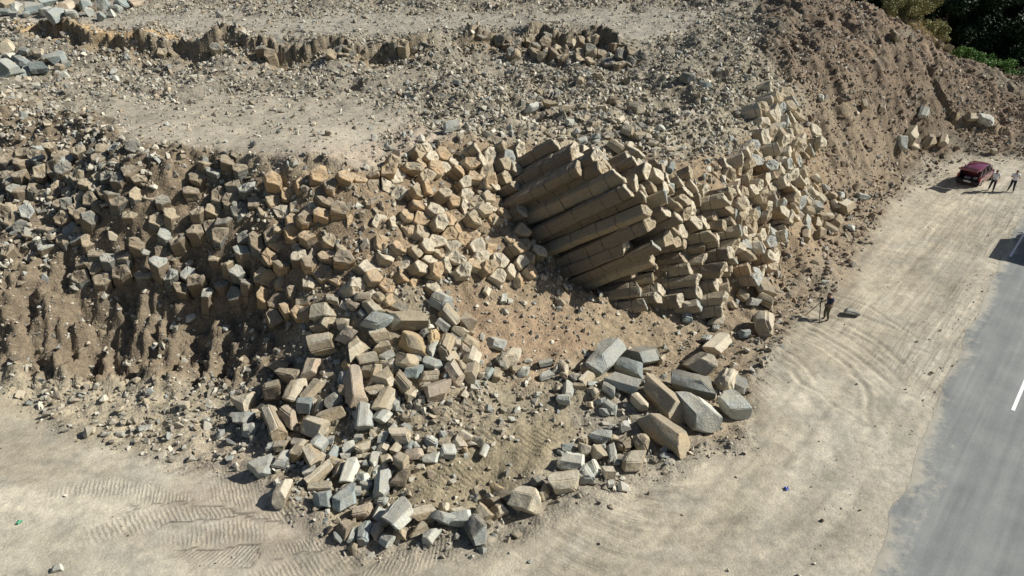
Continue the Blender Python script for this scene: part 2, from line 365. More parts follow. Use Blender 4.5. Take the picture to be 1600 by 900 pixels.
lay(mB1, C(.42,.38,.31)); lay(mB2, C(.41,.38,.325))
lay(zm([(350,235),(560,230),(650,195),(700,215),(600,262),(450,262)], 10), pink, .9)
lay(smooth(-4, 4, polydist(PX, PY, [(15,36),(100,40),(200,50),(300,58),(300,68),(200,68),(100,62),(30,54)])), C(.55,.39,.22), .9)
lay(mSTEP, C(.33,.265,.18), .95)
lay(mYARD, dust); lay(mYARD*smooth(-.15, .35, big+med*.4), paledust, .8)
lay(mYARD*smooth(.1, .5, fbm(GX*.35+7, GY*.35, 97, 4)), C(.37,.335,.265), .65)
lay(zm([(-200,560),(100,590),(330,600),(430,700),(330,720),(150,690),(0,630),(-200,620)], 18), C(.40,.35,.26), .8)
lay(zm([(600,790),(640,740),(760,690),(880,640),(930,660),(870,720),(760,800),(650,800)], 16), olive, .85)
lay(zm([(380,640),(440,780),(520,830),(700,870),(350,900),(230,840),(300,700)], 40), pink, .55)
lay(zm([(1180,560),(1250,480),(1330,380),(1400,290),(1360,300),(1280,400),(1200,460),(1130,540),(1080,680),(1150,690)], 22), C(.37,.30,.215), .7)
lay(zm([(1120,780),(1180,720),(1200,800),(1150,860)], 30), C(.36,.33,.25), .5)
lay(flat*0+smooth(-4.5, -1.5, rq)*(1-smooth(10, 14, rq)), C(.40,.37,.31), .55)
grn = smooth(0, 1, (GY-78)/4)*smooth(34, 42, GX)
lay(grn, C(.06,.06,.03)); lay(smooth(3, 40, far), C(.09,.09,.05))
st1 = fbm(rr*2.6, ang*2.2, 98, 4)*smooth(19, 9, rr)*(GX > 3); st2 = fbm(road_q(GX, GY)*1.6, (GX*RX+GY*RY)*.10, 99, 4)*smooth(-16, -7, rq)
st3 = fbm(GX*.12, GY*1.5+GX*.3, 102, 4)*smooth(6, -4, GX)
gv = smooth(.12, .42, fbm(GX*.8+3, GY*.8, 104, 4)+.25*big)*mYARD
lay(gv, C(.36,.34,.29), .55)
col *= (1+mYARD*(.22*st1+.20*st2+.22*st3))[..., None]
col *= (1+.14*med+.12*fine+.06*big)[..., None]
col *= np.array([.945, .935, .905])
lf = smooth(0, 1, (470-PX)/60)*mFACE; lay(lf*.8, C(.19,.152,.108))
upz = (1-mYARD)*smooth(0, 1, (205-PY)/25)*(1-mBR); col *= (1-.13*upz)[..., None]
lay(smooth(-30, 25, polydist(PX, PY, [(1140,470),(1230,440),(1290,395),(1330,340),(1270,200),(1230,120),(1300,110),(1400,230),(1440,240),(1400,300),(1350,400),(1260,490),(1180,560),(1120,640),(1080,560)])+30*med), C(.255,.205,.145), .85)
col = np.clip(col, .02, .8)
# coordinates that run along the wheel passes: round the toe of the heap, along the road, and across the left yard
wA = smooth(17, 12, rr)*smooth(-2, 4, GX); wR = smooth(-9, -5, rq); useR = wR > wA
SU = np.where(useR, road_q(GX, GY), np.where(wA > .05, rr, GY*1.0+GX*.12+40)); SV = np.where(useR, GX*RX+GY*RY, np.where(wA > .05, ang*10, GX))
SW = np.where(useR, wR, np.where(wA > .05, wA, smooth(4, -2, GX)*.7))*mYARD
SW = np.where(np.abs(wR-wA) < .15, SW*np.abs(wR-wA)/.15, SW)*np.clip(.35+vnoise(GX*.25, GY*.25, 160), 0, 1)
ny, nx = GX.shape
idx = np.arange(ny*nx).reshape(ny, nx)
F = np.stack([idx[:-1, :-1], idx[:-1, 1:], idx[1:, 1:], idx[1:, :-1]], -1).reshape(-1, 4)
gm, t, b = mat_new('dry_ground')
at = t.nodes.new('ShaderNodeAttribute'); at.attribute_name = 'tone'
tc = t.nodes.new('ShaderNodeTexCoord'); P_ = tc.outputs['Object']
nA = noise_tex(t, P_, 2.2, 8, .7); nB = noise_tex(t, P_, 14, 5, .7)
vo = t.nodes.new('ShaderNodeTexVoronoi'); vo.inputs['Scale'].default_value = 9; t.links.new(P_, vo.inputs['Vector'])
f1 = ramp(t, nA.outputs[0], [(.25, (.68,.67,.66)), (.5, (1,1,1)), (.75, (1.25,1.22,1.18))])
f2 = ramp(t, nB.outputs[0], [(.3, (.72,.72,.72)), (.55, (1,1,1)), (.75, (1.25,1.25,1.25))])
c = mixc(t, 1.0, at.outputs['Color'], f1.outputs[0], 'MULTIPLY'); c = mixc(t, .8, c, f2.outputs[0], 'MULTIPLY')
sepv = ramp(t, vo.outputs['Color'], [(.1, (.75,.76,.78)), (.9, (1.2,1.18,1.13))])
at2 = t.nodes.new('ShaderNodeAttribute'); at2.attribute_name = 'grit'
c = mixc(t, at2.outputs['Fac'], c, mixc(t, 1.0, c, sepv.outputs[0], 'MULTIPLY'))
t.links.new(c, b.inputs['Base Color']); b.inputs['Roughness'].default_value = .95; b.inputs['Specular IOR Level'].default_value = .1
hh = mathn(t, 'ADD', mathn(t, 'MULTIPLY', nA.outputs[0], .6), mathn(t, 'MULTIPLY', nB.outputs[0], .35))
vv = mathn(t, 'MULTIPLY', mathn(t, 'SUBTRACT', .5, vo.outputs['Distance']), at2.outputs['Fac'])
hh = mathn(t, 'ADD', hh, mathn(t, 'MULTIPLY', vv, .6))
sw = t.nodes.new('ShaderNodeAttribute'); sw.attribute_name = 'swirl'; s3 = t.nodes.new('ShaderNodeSeparateColor'); t.links.new(sw.outputs['Color'], s3.inputs[0])
cb = t.nodes.new('ShaderNodeCombineXYZ'); t.links.new(mathn(t, 'MULTIPLY', s3.outputs[0], 3.2), cb.inputs[0]); t.links.new(mathn(t, 'MULTIPLY', s3.outputs[1], .22), cb.inputs[1])
nS = noise_tex(t, cb.outputs[0], 1.0, 6, .68, .3); strk = mathn(t, 'MULTIPLY', mathn(t, 'SUBTRACT', nS.outputs[0], .5), s3.outputs[2])
cm = mathn(t, 'ADD', 1.0, mathn(t, 'MULTIPLY', strk, 1.25)); cc_ = t.nodes.new('ShaderNodeCombineXYZ'); [t.links.new(cm, cc_.inputs[i]) for i in range(3)]
c = mixc(t, 1.0, c, cc_.outputs[0], 'MULTIPLY'); t.links.new(c, b.inputs['Base Color'])
hh = mathn(t, 'ADD', hh, mathn(t, 'MULTIPLY', strk, 2.4))
tr = t.nodes.new('ShaderNodeAttribute'); tr.attribute_name = 'track'; ts_ = t.nodes.new('ShaderNodeSeparateColor'); t.links.new(tr.outputs['Color'], ts_.inputs[0])
wavy = mathn(t, 'SINE', mathn(t, 'ADD', mathn(t, 'MULTIPLY', ts_.outputs[0], 6.2832), mathn(t, 'MULTIPLY', nA.outputs[0], 11.0)))
rib = mathn(t, 'MULTIPLY', mathn(t, 'MULTIPLY', wavy, ts_.outputs[1]), ramp(t, nB.outputs[0], [(.35, .25), (.6, 1.0)]).outputs[0])
bn0 = t.nodes.new('ShaderNodeBump'); bn0.inputs['Strength'].default_value = 1; bn0.inputs['Distance'].default_value = .011; t.links.new(rib, bn0.inputs['Height'])
bump(t, b, hh, .7, .07, bn0.outputs[0])
gritv = np.clip(rough*1.0+.25, 0, 1)
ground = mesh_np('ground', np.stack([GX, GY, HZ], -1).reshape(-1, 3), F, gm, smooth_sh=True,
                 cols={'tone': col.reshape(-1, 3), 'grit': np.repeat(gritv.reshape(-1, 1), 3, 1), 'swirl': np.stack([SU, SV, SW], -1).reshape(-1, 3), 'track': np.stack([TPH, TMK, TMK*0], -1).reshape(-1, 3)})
tag(ground, kind='structure')
# ------------------------------------------------------------------ rock materials
def rock_mat(name, soil=.6):
    m, t, b = mat_new(name)
    tc = t.nodes.new('ShaderNodeTexCoord'); P_ = tc.outputs['Object']
    at = t.nodes.new('ShaderNodeAttribute'); at.attribute_name = 'tone'
    n1 = noise_tex(t, P_, 1.6, 5, .65, .4); n2 = noise_tex(t, P_, 9, 5, .7); n3 = noise_tex(t, P_, 3.2, 4, .6)
    pat = ramp(t, n1.outputs[0], [(.38, 0), (.62, 1)])
    warm = mixc(t, 1.0, at.outputs['Color'], (1.06, 1.0, .89), 'MULTIPLY')
    cool = mixc(t, 1.0, at.outputs['Color'], (.95, .97, .96), 'MULTIPLY')
    c = mixc(t, pat.outputs[0], cool, warm)
    sp_ = ramp(t, n2.outputs[0], [(.25, (.62,.62,.62)), (.5, (1,1,1)), (.78, (1.28,1.27,1.24))]); c = mixc(t, .85, c, sp_.outputs[0], 'MULTIPLY')
    # crack-like dark veins
    wv = t.nodes.new('ShaderNodeTexVoronoi'); wv.feature = 'DISTANCE_TO_EDGE'; wv.inputs['Scale'].default_value = 1.1; t.links.new(P_, wv.inputs['Vector'])
    cr = ramp(t, wv.outputs['Distance'], [(.0, .45), (.018, 1)]); 
    crm = mixc(t, ramp(t, n3.outputs[0], [(.5, 0), (.6, .8)]).outputs[0], (1,1,1), cr.outputs[0]); c = mixc(t, 1.0, c, crm, 'MULTIPLY')
    # pale dust and soil that has settled on upward faces
    geo = t.nodes.new('ShaderNodeNewGeometry'); sx = t.nodes.new('ShaderNodeSeparateXYZ'); t.links.new(geo.outputs['True Normal'], sx.inputs[0])
    up = mathn(t, 'ADD', sx.outputs[2], mathn(t, 'MULTIPLY', mathn(t, 'SUBTRACT', n3.outputs[0], .5), 1.1))
    um = ramp(t, up, [(.62, 0), (.95, soil)])
    c = mixc(t, um.outputs[0], c, (.39, .345, .265))
    t.links.new(c, b.inputs['Base Color']); b.inputs['Roughness'].default_value = .88; b.inputs['Specular IOR Level'].default_value = .2
    h = mathn(t, 'ADD', mathn(t, 'MULTIPLY', n2.outputs[0], .5), n3.outputs[0]); bump(t, b, h, .7, .08)
    return m
M_ROCK = rock_mat('basalt', .5); M_BLOCK = rock_mat('broken_basalt', .35)
mr, t, b = mat_new('rubble_stone')
at = t.nodes.new('ShaderNodeAttribute'); at.attribute_name = 'tone'; t.links.new(at.outputs['Color'], b.inputs['Base Color']); M_RUB = mr
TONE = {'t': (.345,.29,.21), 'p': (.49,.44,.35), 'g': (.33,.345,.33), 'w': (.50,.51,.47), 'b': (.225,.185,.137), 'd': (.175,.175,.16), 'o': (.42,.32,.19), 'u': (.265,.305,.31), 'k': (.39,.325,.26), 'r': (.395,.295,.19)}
TW = {'t': 'tan', 'p': 'sandy', 'g': 'grey', 'w': 'whitish', 'b': 'brown', 'd': 'dark', 'o': 'ochre', 'u': 'blue-grey', 'k': 'pinkish'}
# ------------------------------------------------------------------ in-place basalt columns
def vor_cell(c, nb, shrink):
    ang = [k*math.pi/12 for k in range(24)]
    poly = [(c[0]+3*math.cos(a), c[1]+3*math.sin(a)) for a in ang]
    for q in nb:
        mx, my = (c[0]+q[0])/2, (c[1]+q[1])/2; nx_, ny_ = q[0]-c[0], q[1]-c[1]
        out = []
        for i in range(len(poly)):
            a = poly[i]; b_ = poly[(i+1) % len(poly)]
            da = (a[0]-mx)*nx_+(a[1]-my)*ny_; db = (b_[0]-mx)*nx_+(b_[1]-my)*ny_
            if da <= 0: out.append(a)
            if (da < 0) != (db < 0) and da != db:
                s = da/(da-db); out.append((a[0]+(b_[0]-a[0])*s, a[1]+(b_[1]-a[1])*s))
        poly = out
        if len(poly) < 3: return None
    P2 = []
    for q in poly:
        if not P2 or math.hypot(q[0]-P2[-1][0], q[1]-P2[-1][1]) > .07: P2.append(q)
    if len(P2) > 3 and math.hypot(P2[0][0]-P2[-1][0], P2[0][1]-P2[-1][1]) < .07: P2.pop()
    cx = sum(q[0] for q in P2)/len(P2); cy = sum(q[1] for q in P2)/len(P2)
    return [((q[0]-cx)*shrink, (q[1]-cy)*shrink) for q in P2], (cx, cy)
def prism_geo(poly, L, seg, rs, cap_tone, side_tone, taper=0.0, joint=True, rough_=.02):
    """column along +Z from -L (buried) to 0 (free end); returns verts, faces, face tones"""
    ring = []
    n = len(poly)
    for i in range(n):
        a = poly[i]; b_ = poly[(i+1) % n]
        for s in (.07, .5, .93): ring.append((a[0]+(b_[0]-a[0])*s, a[1]+(b_[1]-a[1])*s))
    m = len(ring)
    R0 = sum(math.hypot(*q) for q in ring)/m
    lev = []      # (z, scale, ox, oy)
    z = -L; ox = oy = 0.0
    tiltx, tilty = rs.uniform(-.42, .42), rs.uniform(-.42, .42); chip = rs.uniform(0, 6.28); chipd = rs.choice([0, 0, .12, .25, .4])*R0; kn = rs.uniform(.0, .06)
    while z < -1e-6:
        l = min(seg*rs.uniform(.6, 1.5), -z)
        if -z-l < seg*.35: l = -z
        z2 = z+l
        lev += [(z+.02, .95), (z+.06, 1.0), ((z+z2)/2, rs.uniform(.95, 1.04)), (z2-.06, 1.0), (z2-.02, .95 if joint else 1)] if l > .25 else [(z+.03, .96), (z2-.03, .96)]
        z = z2
    lev = lev[:-1]+[(-R0*.14, .99), (-R0*.05, .96), (-.0, .88)]
    lev = sorted(set(lev))
    V = []; Fc = []; T = []
    ph = [rs.uniform(0, 6.28) for _ in range(6)]
    off = {}
    for j, (zz, sc) in enumerate(lev):
        key = int((zz+L)/max(seg, .3)); o_ = off.setdefault(key, (rs.uniform(-.025, .025), rs.uniform(-.025, .025)))
        for i, (x, y) in enumerate(ring):
            w_ = 1+rough_*(math.sin(i*1.7+zz*4+ph[0])+math.sin(i*.9-zz*7+ph[1]))
            s = sc*w_
            ca = math.cos(math.atan2(y, x)-chip)
            dz = (tiltx*x+tilty*y)*smooth(-.9, 0, zz) + rs.uniform(-.018, .018) - chipd*max(0, ca-.45)*2*smooth(-.4, 0, zz)
            s *= 1+kn*math.sin(zz*2.3+ph[2]+i*.5)-.10*max(0, ca-.6)*(chipd > 0)*smooth(-.5, 0, zz)
            V.append((x*s+o_[0]+rs.uniform(-.01, .01), y*s+o_[1]+rs.uniform(-.01, .01), zz+dz))
    nl = len(lev)
    for j in range(nl-1):
        for i in range(m):
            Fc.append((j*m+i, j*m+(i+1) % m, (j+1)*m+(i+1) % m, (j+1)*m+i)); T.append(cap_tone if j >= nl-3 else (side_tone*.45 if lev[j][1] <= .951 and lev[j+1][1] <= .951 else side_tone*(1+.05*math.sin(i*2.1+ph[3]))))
    c0 = len(V); V.append((0, 0, rs.uniform(-.06, .05)*R0*2))
    base = (nl-1)*m; mid = len(V)
    for i in range(m):
        x, y, zq = V[base+i]; V.append((x*.55+rs.uniform(-.02, .02), y*.55+rs.uniform(-.02, .02), zq+rs.uniform(-.03, .03)))
    for i in range(m):
        Fc.append((base+i, base+(i+1) % m, mid+(i+1) % m, mid+i)); T.append(cap_tone)
        Fc.append((mid+i, mid+(i+1) % m, c0)); T.append(cap_tone)
    return V, Fc, T
def face_tones(me, T, rs, var=.10):
    at = me.attributes.new('tone', 'FLOAT_COLOR', 'FACE')
    arr = np.ones((len(T), 4), np.float32); arr[:, :3] = np.array(T)[:, :3]
    at.data.foreach_set('color', arr.ravel())
ZC = [  # polygon in the photo, outward axis, cell size, segment, protrusion mean/var, buried, seed, label
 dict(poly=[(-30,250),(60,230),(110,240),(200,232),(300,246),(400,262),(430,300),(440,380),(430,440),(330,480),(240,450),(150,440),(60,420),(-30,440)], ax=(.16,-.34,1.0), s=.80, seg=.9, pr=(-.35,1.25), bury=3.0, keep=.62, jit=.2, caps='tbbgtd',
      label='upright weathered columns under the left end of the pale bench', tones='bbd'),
 dict(poly=[(420,275),(520,272),(600,262),(640,300),(600,350),(560,400),(520,470),(440,520),(400,470),(420,380)], ax=(.26,-.45,.85), s=.82, seg=.8, pr=(-.2,1.25), bury=2.4, keep=.82, jit=.16,
      label='stepped tan column stumps with dusty tops above the left side of the block heap', tones='rbr', caps='prtbr'),
 dict(poly=[(590,262),(660,235),(720,240),(760,280),(860,420),(880,460),(830,450),(760,430),(700,430),(660,470),(600,480),(530,470),(570,400),(610,350),(640,300)], ax=(.58,-.42,.70), s=.80, seg=.8, pr=(-.1,1.15), bury=2.2, keep=.84, jit=.15,
      label='close-set staircase of small sandy column ends in the middle of the face', tones='rtp', caps='prptr'),
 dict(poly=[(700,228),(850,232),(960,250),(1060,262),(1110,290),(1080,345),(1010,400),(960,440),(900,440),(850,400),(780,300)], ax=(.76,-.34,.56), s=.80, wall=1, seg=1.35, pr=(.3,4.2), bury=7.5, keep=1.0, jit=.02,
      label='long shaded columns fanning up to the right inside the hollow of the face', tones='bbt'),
 dict(poly=[(1010,400),(1080,345),(1110,300),(1150,300),(1150,360),(1140,430),(1120,490),(1040,485),(960,480),(950,450)], ax=(.86,-.34,.36), s=.74, seg=1.0, pr=(.1,2.2), bury=5, keep=1.0, jit=.03,
      label='low layered columns at the nose of the buttress with sunlit right ends', tones='tbt'),
 dict(poly=[(1110,270),(1160,235),(1240,250),(1280,300),(1230,340),(1215,400),(1190,440),(1150,450),(1140,360)], ax=(.74,-.48,.46), s=.80, seg=.8, pr=(.0,1.3), bury=1.8, keep=.88, jit=.17,
      label='sunlit jumble of column ends on the lower right flank of the rock', tones='prk'),
 dict(poly=[(1165,160),(1210,125),(1245,165),(1275,205),(1280,240),(1230,250),(1160,235),(1175,200)], ax=(.74,-.55,.42), s=.95, seg=.9, pr=(.05,.9), bury=1.8, keep=.78, jit=.12,
      label='pale oval column ends high on the right flank below the brown scree', tones='ptp'),
]
ZC += [
 dict(poly=[(240,58),(330,60),(430,64),(560,66),(690,62),(690,84),(560,92),(430,92),(300,88),(240,84)], ax=(.1,-.42,.9), s=.85, seg=.8, pr=(-.15,.8), bury=1.8, keep=.2, jit=.2, caps='bbtd',
      label='broken stubs half buried along the long upper ledge', tones='tbd'),
 dict(poly=[(735,52),(850,50),(950,60),(1010,80),(1000,110),(930,100),(850,88),(740,84)], ax=(.15,-.42,.9), s=.9, seg=.8, pr=(-.15,.9), bury=1.8, keep=.45, jit=.2, caps='bbtd',
      label='dark broken stubs under the rim of the upper scoop', tones='bbd'),
]
COLS_POS = []
def build_cols(zi, z):
    rs = random.Random(100+zi)
    a = Vector(z['ax']).normalized(); e1 = a.cross(Vector((0, 0, 1))).normalized(); e2 = a.cross(e1).normalized()
    # zone extent
    poly = z['poly']; gxs = np.arange(min(p[0] for p in poly), max(p[0] for p in poly), 12); gys = np.arange(min(p[1] for p in poly), max(p[1] for p in poly), 12)
    PXg, PYg = np.meshgrid(gxs, gys); ins = inpoly(PXg, PYg, poly)
    hx, hy, hz, ht = hit(PXg[ins], PYg[ins])
    W = np.stack([hx, hy, hz], 1); ctr = Vector(W.mean(0))
    A = np.array(a); E1 = np.array(e1); E2 = np.array(e2); Cc = np.array(ctr)
    q = (W-Cc) @ np.stack([E1, E2], 1); lo = q.min(0)-1; hi = q.max(0)+1
    s = z['s']; ptsl = {}
    i0, i1 = int(lo[0]/s)-1, int(hi[0]/s)+2; j0, j1 = int(lo[1]/(s*.87))-1, int(hi[1]/(s*.87))+2
    for i in range(i0, i1):
        for j in range(j0, j1):
            ptsl[(i, j)] = ((i+.5*(j % 2))*s+rs.uniform(-.24, .24)*s, j*s*.87+rs.uniform(-.22, .22)*s)
    root = empty('rock_face', ctr); made = []
    for (i, j), c in ptsl.items():
        nb = [ptsl[(i+di, j+dj)] for di in (-2,-1,0,1,2) for dj in (-2,-1,0,1,2) if (di or dj) and (i+di, j+dj) in ptsl]
        if len(nb) < 20: continue
        r = rs.random(); rr_ = rs.random()
        res = vor_cell(c, nb, (.985 if 'wall' in z else .965)*(1 if rs.random() > .12 else .88))
        if not res: continue
        pl, cc = res
        o3 = Cc+E1*cc[0]+E2*cc[1]
        ts = np.arange(14, -14, -.12); Pp = o3[None]+A[None]*ts[:, None]
        g = Pp[:, 2]-Hb(Pp[:, 0], Pp[:, 1])
        cr = np.where((g[:-1] > 0) & (g[1:] <= 0))[0]
        if not len(cr): continue
        okk = None
        for k in cr:
            X, Y, Z = Pp[k]; px, py, _ = project(X, Y, Z)
            if inpoly(np.array([px]), np.array([py]), poly)[0]: okk = k; break
        if okk is None or rr_ > z['keep']: continue
        tt = ts[okk]
        coh = float(vnoise(cc[0]*.45/s+zi*3, cc[1]*.95/s, 300+zi))
        pr = z['pr'][0]+z['pr'][1]*(coh*.65+r*.45-.15)
        if 'wall' in z:     # the long columns all break off along one rim, so their sides make a wall
            bx0_, by0_, _d = project(*(o3+A*tt)); rim = r*r*110; pr = .15+.5*r
            if bx0_ > 815 or r > .8:
                while pr < 5.6:
                    qx, qy, _d = project(*(o3+A*(tt+pr)))
                    if qx > np.interp(qy, [235, 262, 300, 350, 400, 450], [955, 1010, 1075, 1090, 1075, 1050])-rim: break
                    pr += .15
        for _ in range(12):
            tpx, tpy, _d = project(*(o3+A*(tt+pr))); dd = float(polydist(np.array([tpx]), np.array([tpy]), poly)[0])
            if dd > -9 or pr < .2: break
            pr -= .35
        pr = max(pr, .08)
        tip = o3+A*(tt+pr)
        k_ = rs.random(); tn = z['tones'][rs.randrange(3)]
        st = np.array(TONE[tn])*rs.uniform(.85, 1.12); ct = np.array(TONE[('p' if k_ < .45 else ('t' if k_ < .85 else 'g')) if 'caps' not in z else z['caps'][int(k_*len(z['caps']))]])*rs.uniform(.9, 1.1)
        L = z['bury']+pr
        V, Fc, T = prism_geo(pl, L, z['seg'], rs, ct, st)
        made.append((pl, tip, V, Fc, T))
    made.sort(key=lambda m: project(*m[1])[2])
    q0 = Vector((0, 0, 1)); M3 = np.stack([E1, E2, A], 1)
    if np.linalg.det(M3) < 0: flip = True
    else: flip = False
    parts = made[:100]; rest = made[100:]
    def put(V, tip, jig):
        V = np.array(V); R3 = M3
        ja = Matrix.Rotation(jig[0], 3, 'X') @ Matrix.Rotation(jig[1], 3, 'Y')
        return (V @ np.array(ja).T) @ R3.T + tip
    for (pl, tip, V, Fc, T) in parts:
        W_ = put(V, tip, (rs.uniform(-z['jit'], z['jit']), rs.uniform(-z['jit'], z['jit'])))
        if flip: Fc = [f[::-1] for f in Fc]
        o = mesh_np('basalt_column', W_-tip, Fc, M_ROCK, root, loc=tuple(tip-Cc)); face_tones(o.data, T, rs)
        COLS_POS.append((tuple(tip), o))
    if rest:
        VV = []; FF = []; TT = []; n = 0
        for (pl, tip, V, Fc, T) in rest:
            W_ = put(V, tip, (rs.uniform(-z['jit'], z['jit']), rs.uniform(-z['jit'], z['jit']))); VV.append(W_-Cc)
            for f in Fc: FF.append(tuple(k+n for k in (f[::-1] if flip else f)))
            TT += T; n += len(V)
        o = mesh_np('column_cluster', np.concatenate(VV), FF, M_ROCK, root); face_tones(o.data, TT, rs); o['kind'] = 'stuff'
    tag(root, z['label'], 'rock face', 'exposed faces of basalt columns')
    return len(made)
for zi, z in enumerate(ZC): print('cols', zi, build_cols(zi, z))
# ------------------------------------------------------------------ loose blocks, each one traced in the photograph: (px, py, length px, width px, screen angle, tone)
ZONES = {}
ZONES['at the left edge of the heap'] = '''437,571,38,22,-20,b 455,589,46,24,-8,t 429,611,40,34,10,b 461,615,30,28,80,p 378,632,32,26,10,p 379,654,38,24,5,d 390,672,28,22,0,g 428,659,66,30,-50,t 457,652,40,34,-30,k
 411,731,32,26,20,g 441,697,22,18,0,t 444,719,30,26,60,d 456,730,18,10,0,g 441,771,28,24,80,p 468,693,26,17,-10,t 464,711,28,25,-15,o 425,697,20,14,10,g'''
ZONES['in the tall left of the heap'] = '''486,576,30,26,80,k 490,608,40,24,50,t 478,635,34,28,-10,u 490,667,42,32,-15,p 501,637,22,14,80,t 519,648,46,24,25,t 539,590,28,20,0,u 514,585,22,11,20,t 525,624,28,24,30,d
 554,607,50,38,-65,k 569,652,38,28,-82,u 488,713,32,28,-45,t 483,735,18,17,20,w 499,692,24,22,70,g 520,709,24,18,60,u 525,724,24,15,-15,t 501,739,54,20,45,t 501,760,46,19,0,p 501,780,34,28,5,u 536,781,36,29,35,u 541,610,22,22,0,b 510,690,24,14,10,g'''
ZONES['in the middle of the heap'] = '''573,561,32,24,10,p 599,568,18,12,0,p 571,581,20,18,0,b 585,580,24,20,80,t 603,591,26,24,40,t 588,611,32,18,10,p 602,627,34,24,70,p 599,649,24,20,50,g 629,599,38,24,-45,t 642,617,20,18,45,t
 635,565,40,28,-10,t 646,581,32,22,-5,u 670,589,30,20,0,t 685,610,44,30,15,k 674,568,32,20,-20,g 709,580,44,22,-50,k 722,573,20,15,-60,t 737,580,26,20,80,p 727,615,14,12,60,p 633,652,17,14,0,t 615,660,20,11,-20,t 618,632,20,15,30,g 614,619,13,12,0,p 662,604,16,13,0,p
 623,640,12,10,0,w 699,588,14,12,0,u 658,627,12,9,20,p 652,560,16,14,0,g 620,577,18,16,0,d'''
ZONES['by the churned dirt hollow'] = '''545,737,36,26,80,w 532,737,24,17,75,t 544,699,22,19,20,w 541,713,14,12,0,w 567,699,26,20,20,p 572,712,20,8,0,p 584,718,20,16,85,w 565,745,22,17,-10,g 555,767,22,17,0,g 571,759,26,12,-15,u 540,761,24,9,10,t
 579,737,14,8,85,t 600,684,25,21,10,w 615,669,15,13,60,w 633,668,18,14,-30,g 628,681,32,24,0,p 639,697,18,14,-20,u 600,699,19,17,70,p 617,701,17,14,60,p 603,717,22,15,10,t 600,732,18,12,-60,t 628,721,38,26,-25,p 624,748,29,25,5,b 597,758,38,25,-80,w
 645,709,34,18,5,k 671,717,34,15,5,w 675,691,22,17,-30,g 696,691,18,14,0,p 675,704,17,14,0,t 699,705,29,24,5,w 716,692,24,19,-50,k 724,702,13,11,0,o 729,683,18,15,-30,p 747,691,19,14,0,p 756,705,18,13,70,w 657,729,14,8,0,p 586,700,12,9,40,u 571,724,12,10,0,g 588,745,14,11,0,p 553,716,10,9,0,g 610,690,10,9,0,p 650,697,14,9,-50,w 664,701,14,7,-60,p 577,783,16,12,0,t 599,783,18,15,0,g
 578,690,18,9,40,w 583,680,16,9,-50,p 560,684,15,12,0,g 592,708,11,9,0,w 560,713,12,9,20,p 608,741,12,10,0,g 587,735,13,10,60,w 552,750,13,9,0,w 570,771,14,10,20,t'''
ZONES['in the front row facing the yard'] = '''567,799,32,22,10,k 541,821,28,22,60,b 552,836,20,12,80,g 571,832,36,21,86,u 592,803,20,15,60,g 596,819,19,16,-30,t 588,831,28,14,80,k 603,844,20,17,-20,g 623,805,40,36,50,w 624,833,21,16,-10,t 660,803,36,26,15,p 653,827,27,18,18,t
 672,836,28,22,60,g 692,811,29,26,-50,g 721,808,34,20,5,g 716,798,22,11,10,p 692,793,18,13,0,t 745,829,38,29,-52,d 755,804,24,17,-45,t 775,798,23,21,20,t 771,784,23,15,20,b 776,763,18,17,-40,o 792,777,20,19,-30,b 823,781,42,36,-15,p
 840,753,18,16,-50,d 851,767,22,15,75,t 880,754,42,30,5,t 912,742,28,24,-65,g 895,721,38,25,-5,w'''
ZONES['in the cluster left of the giants'] = '''911,704,26,21,-20,p 927,732,32,20,-72,w 933,707,26,20,-60,t 949,740,24,18,-5,p 952,756,13,12,0,w 957,708,34,17,88,g 989,722,36,32,0,p 1003,692,32,28,-50,t 977,694,28,25,20,b
 940,682,30,25,-15,w 959,683,17,14,80,t 975,666,22,18,20,d 957,668,12,11,0,d 913,688,24,16,-10,t 885,699,22,15,0,u 877,707,14,9,-30,g 929,752,12,10,0,t 965,723,14,11,0,d 925,752,12,9,0,p 941,697,12,10,0,g'''
ZONES['around the dark lens-shaped block'] = '''917,576,20,16,-10,p 916,593,22,18,40,t 895,591,17,14,-50,d 884,577,19,15,-40,t 887,611,20,18,80,w 880,624,22,18,-10,w 929,613,19,12,-70,t 951,608,28,15,-35,g 953,635,28,15,-40,g 999,629,26,18,-55,p 904,603,19,10,-5,t
 937,627,14,11,0,w 870,607,13,11,0,t 924,600,14,9,0,w 1034,561,14,12,30,p 981,551,16,12,80,k 1008,579,26,10,-10,t 920,632,14,10,0,p 943,644,14,12,0,g'''
ZONES['among the giant blocks'] = '''1037,675,84,36,-40,t 943,559,70,38,40,g 1007,555,56,30,15,d 984,573,52,26,-20,u 975,599,58,34,-20,g 1035,621,78,34,-48,t 1081,600,76,38,-18,d 1097,568,48,36,-30,p 1091,643,54,42,-60,w
 1135,597,38,32,50,p 1154,601,28,26,-30,g 1138,634,50,38,5,w 1121,539,52,26,35,k 1103,529,18,15,40,u 1193,505,38,36,60,t'''
ZONES['at the buttress foot'] = '''1192,449,26,23,-70,t 1197,468,26,20,-30,p 1178,472,20,12,-10,g 1161,462,22,14,-40,t 1074,495,22,14,80,u 1164,522,15,13,0,u 1099,483,22,17,-30,t 1118,468,30,14,-75,p 1066,479,24,18,0,t 1120,500,18,14,0,p 1116,512,14,11,0,g 1143,476,20,10,-70,b'''
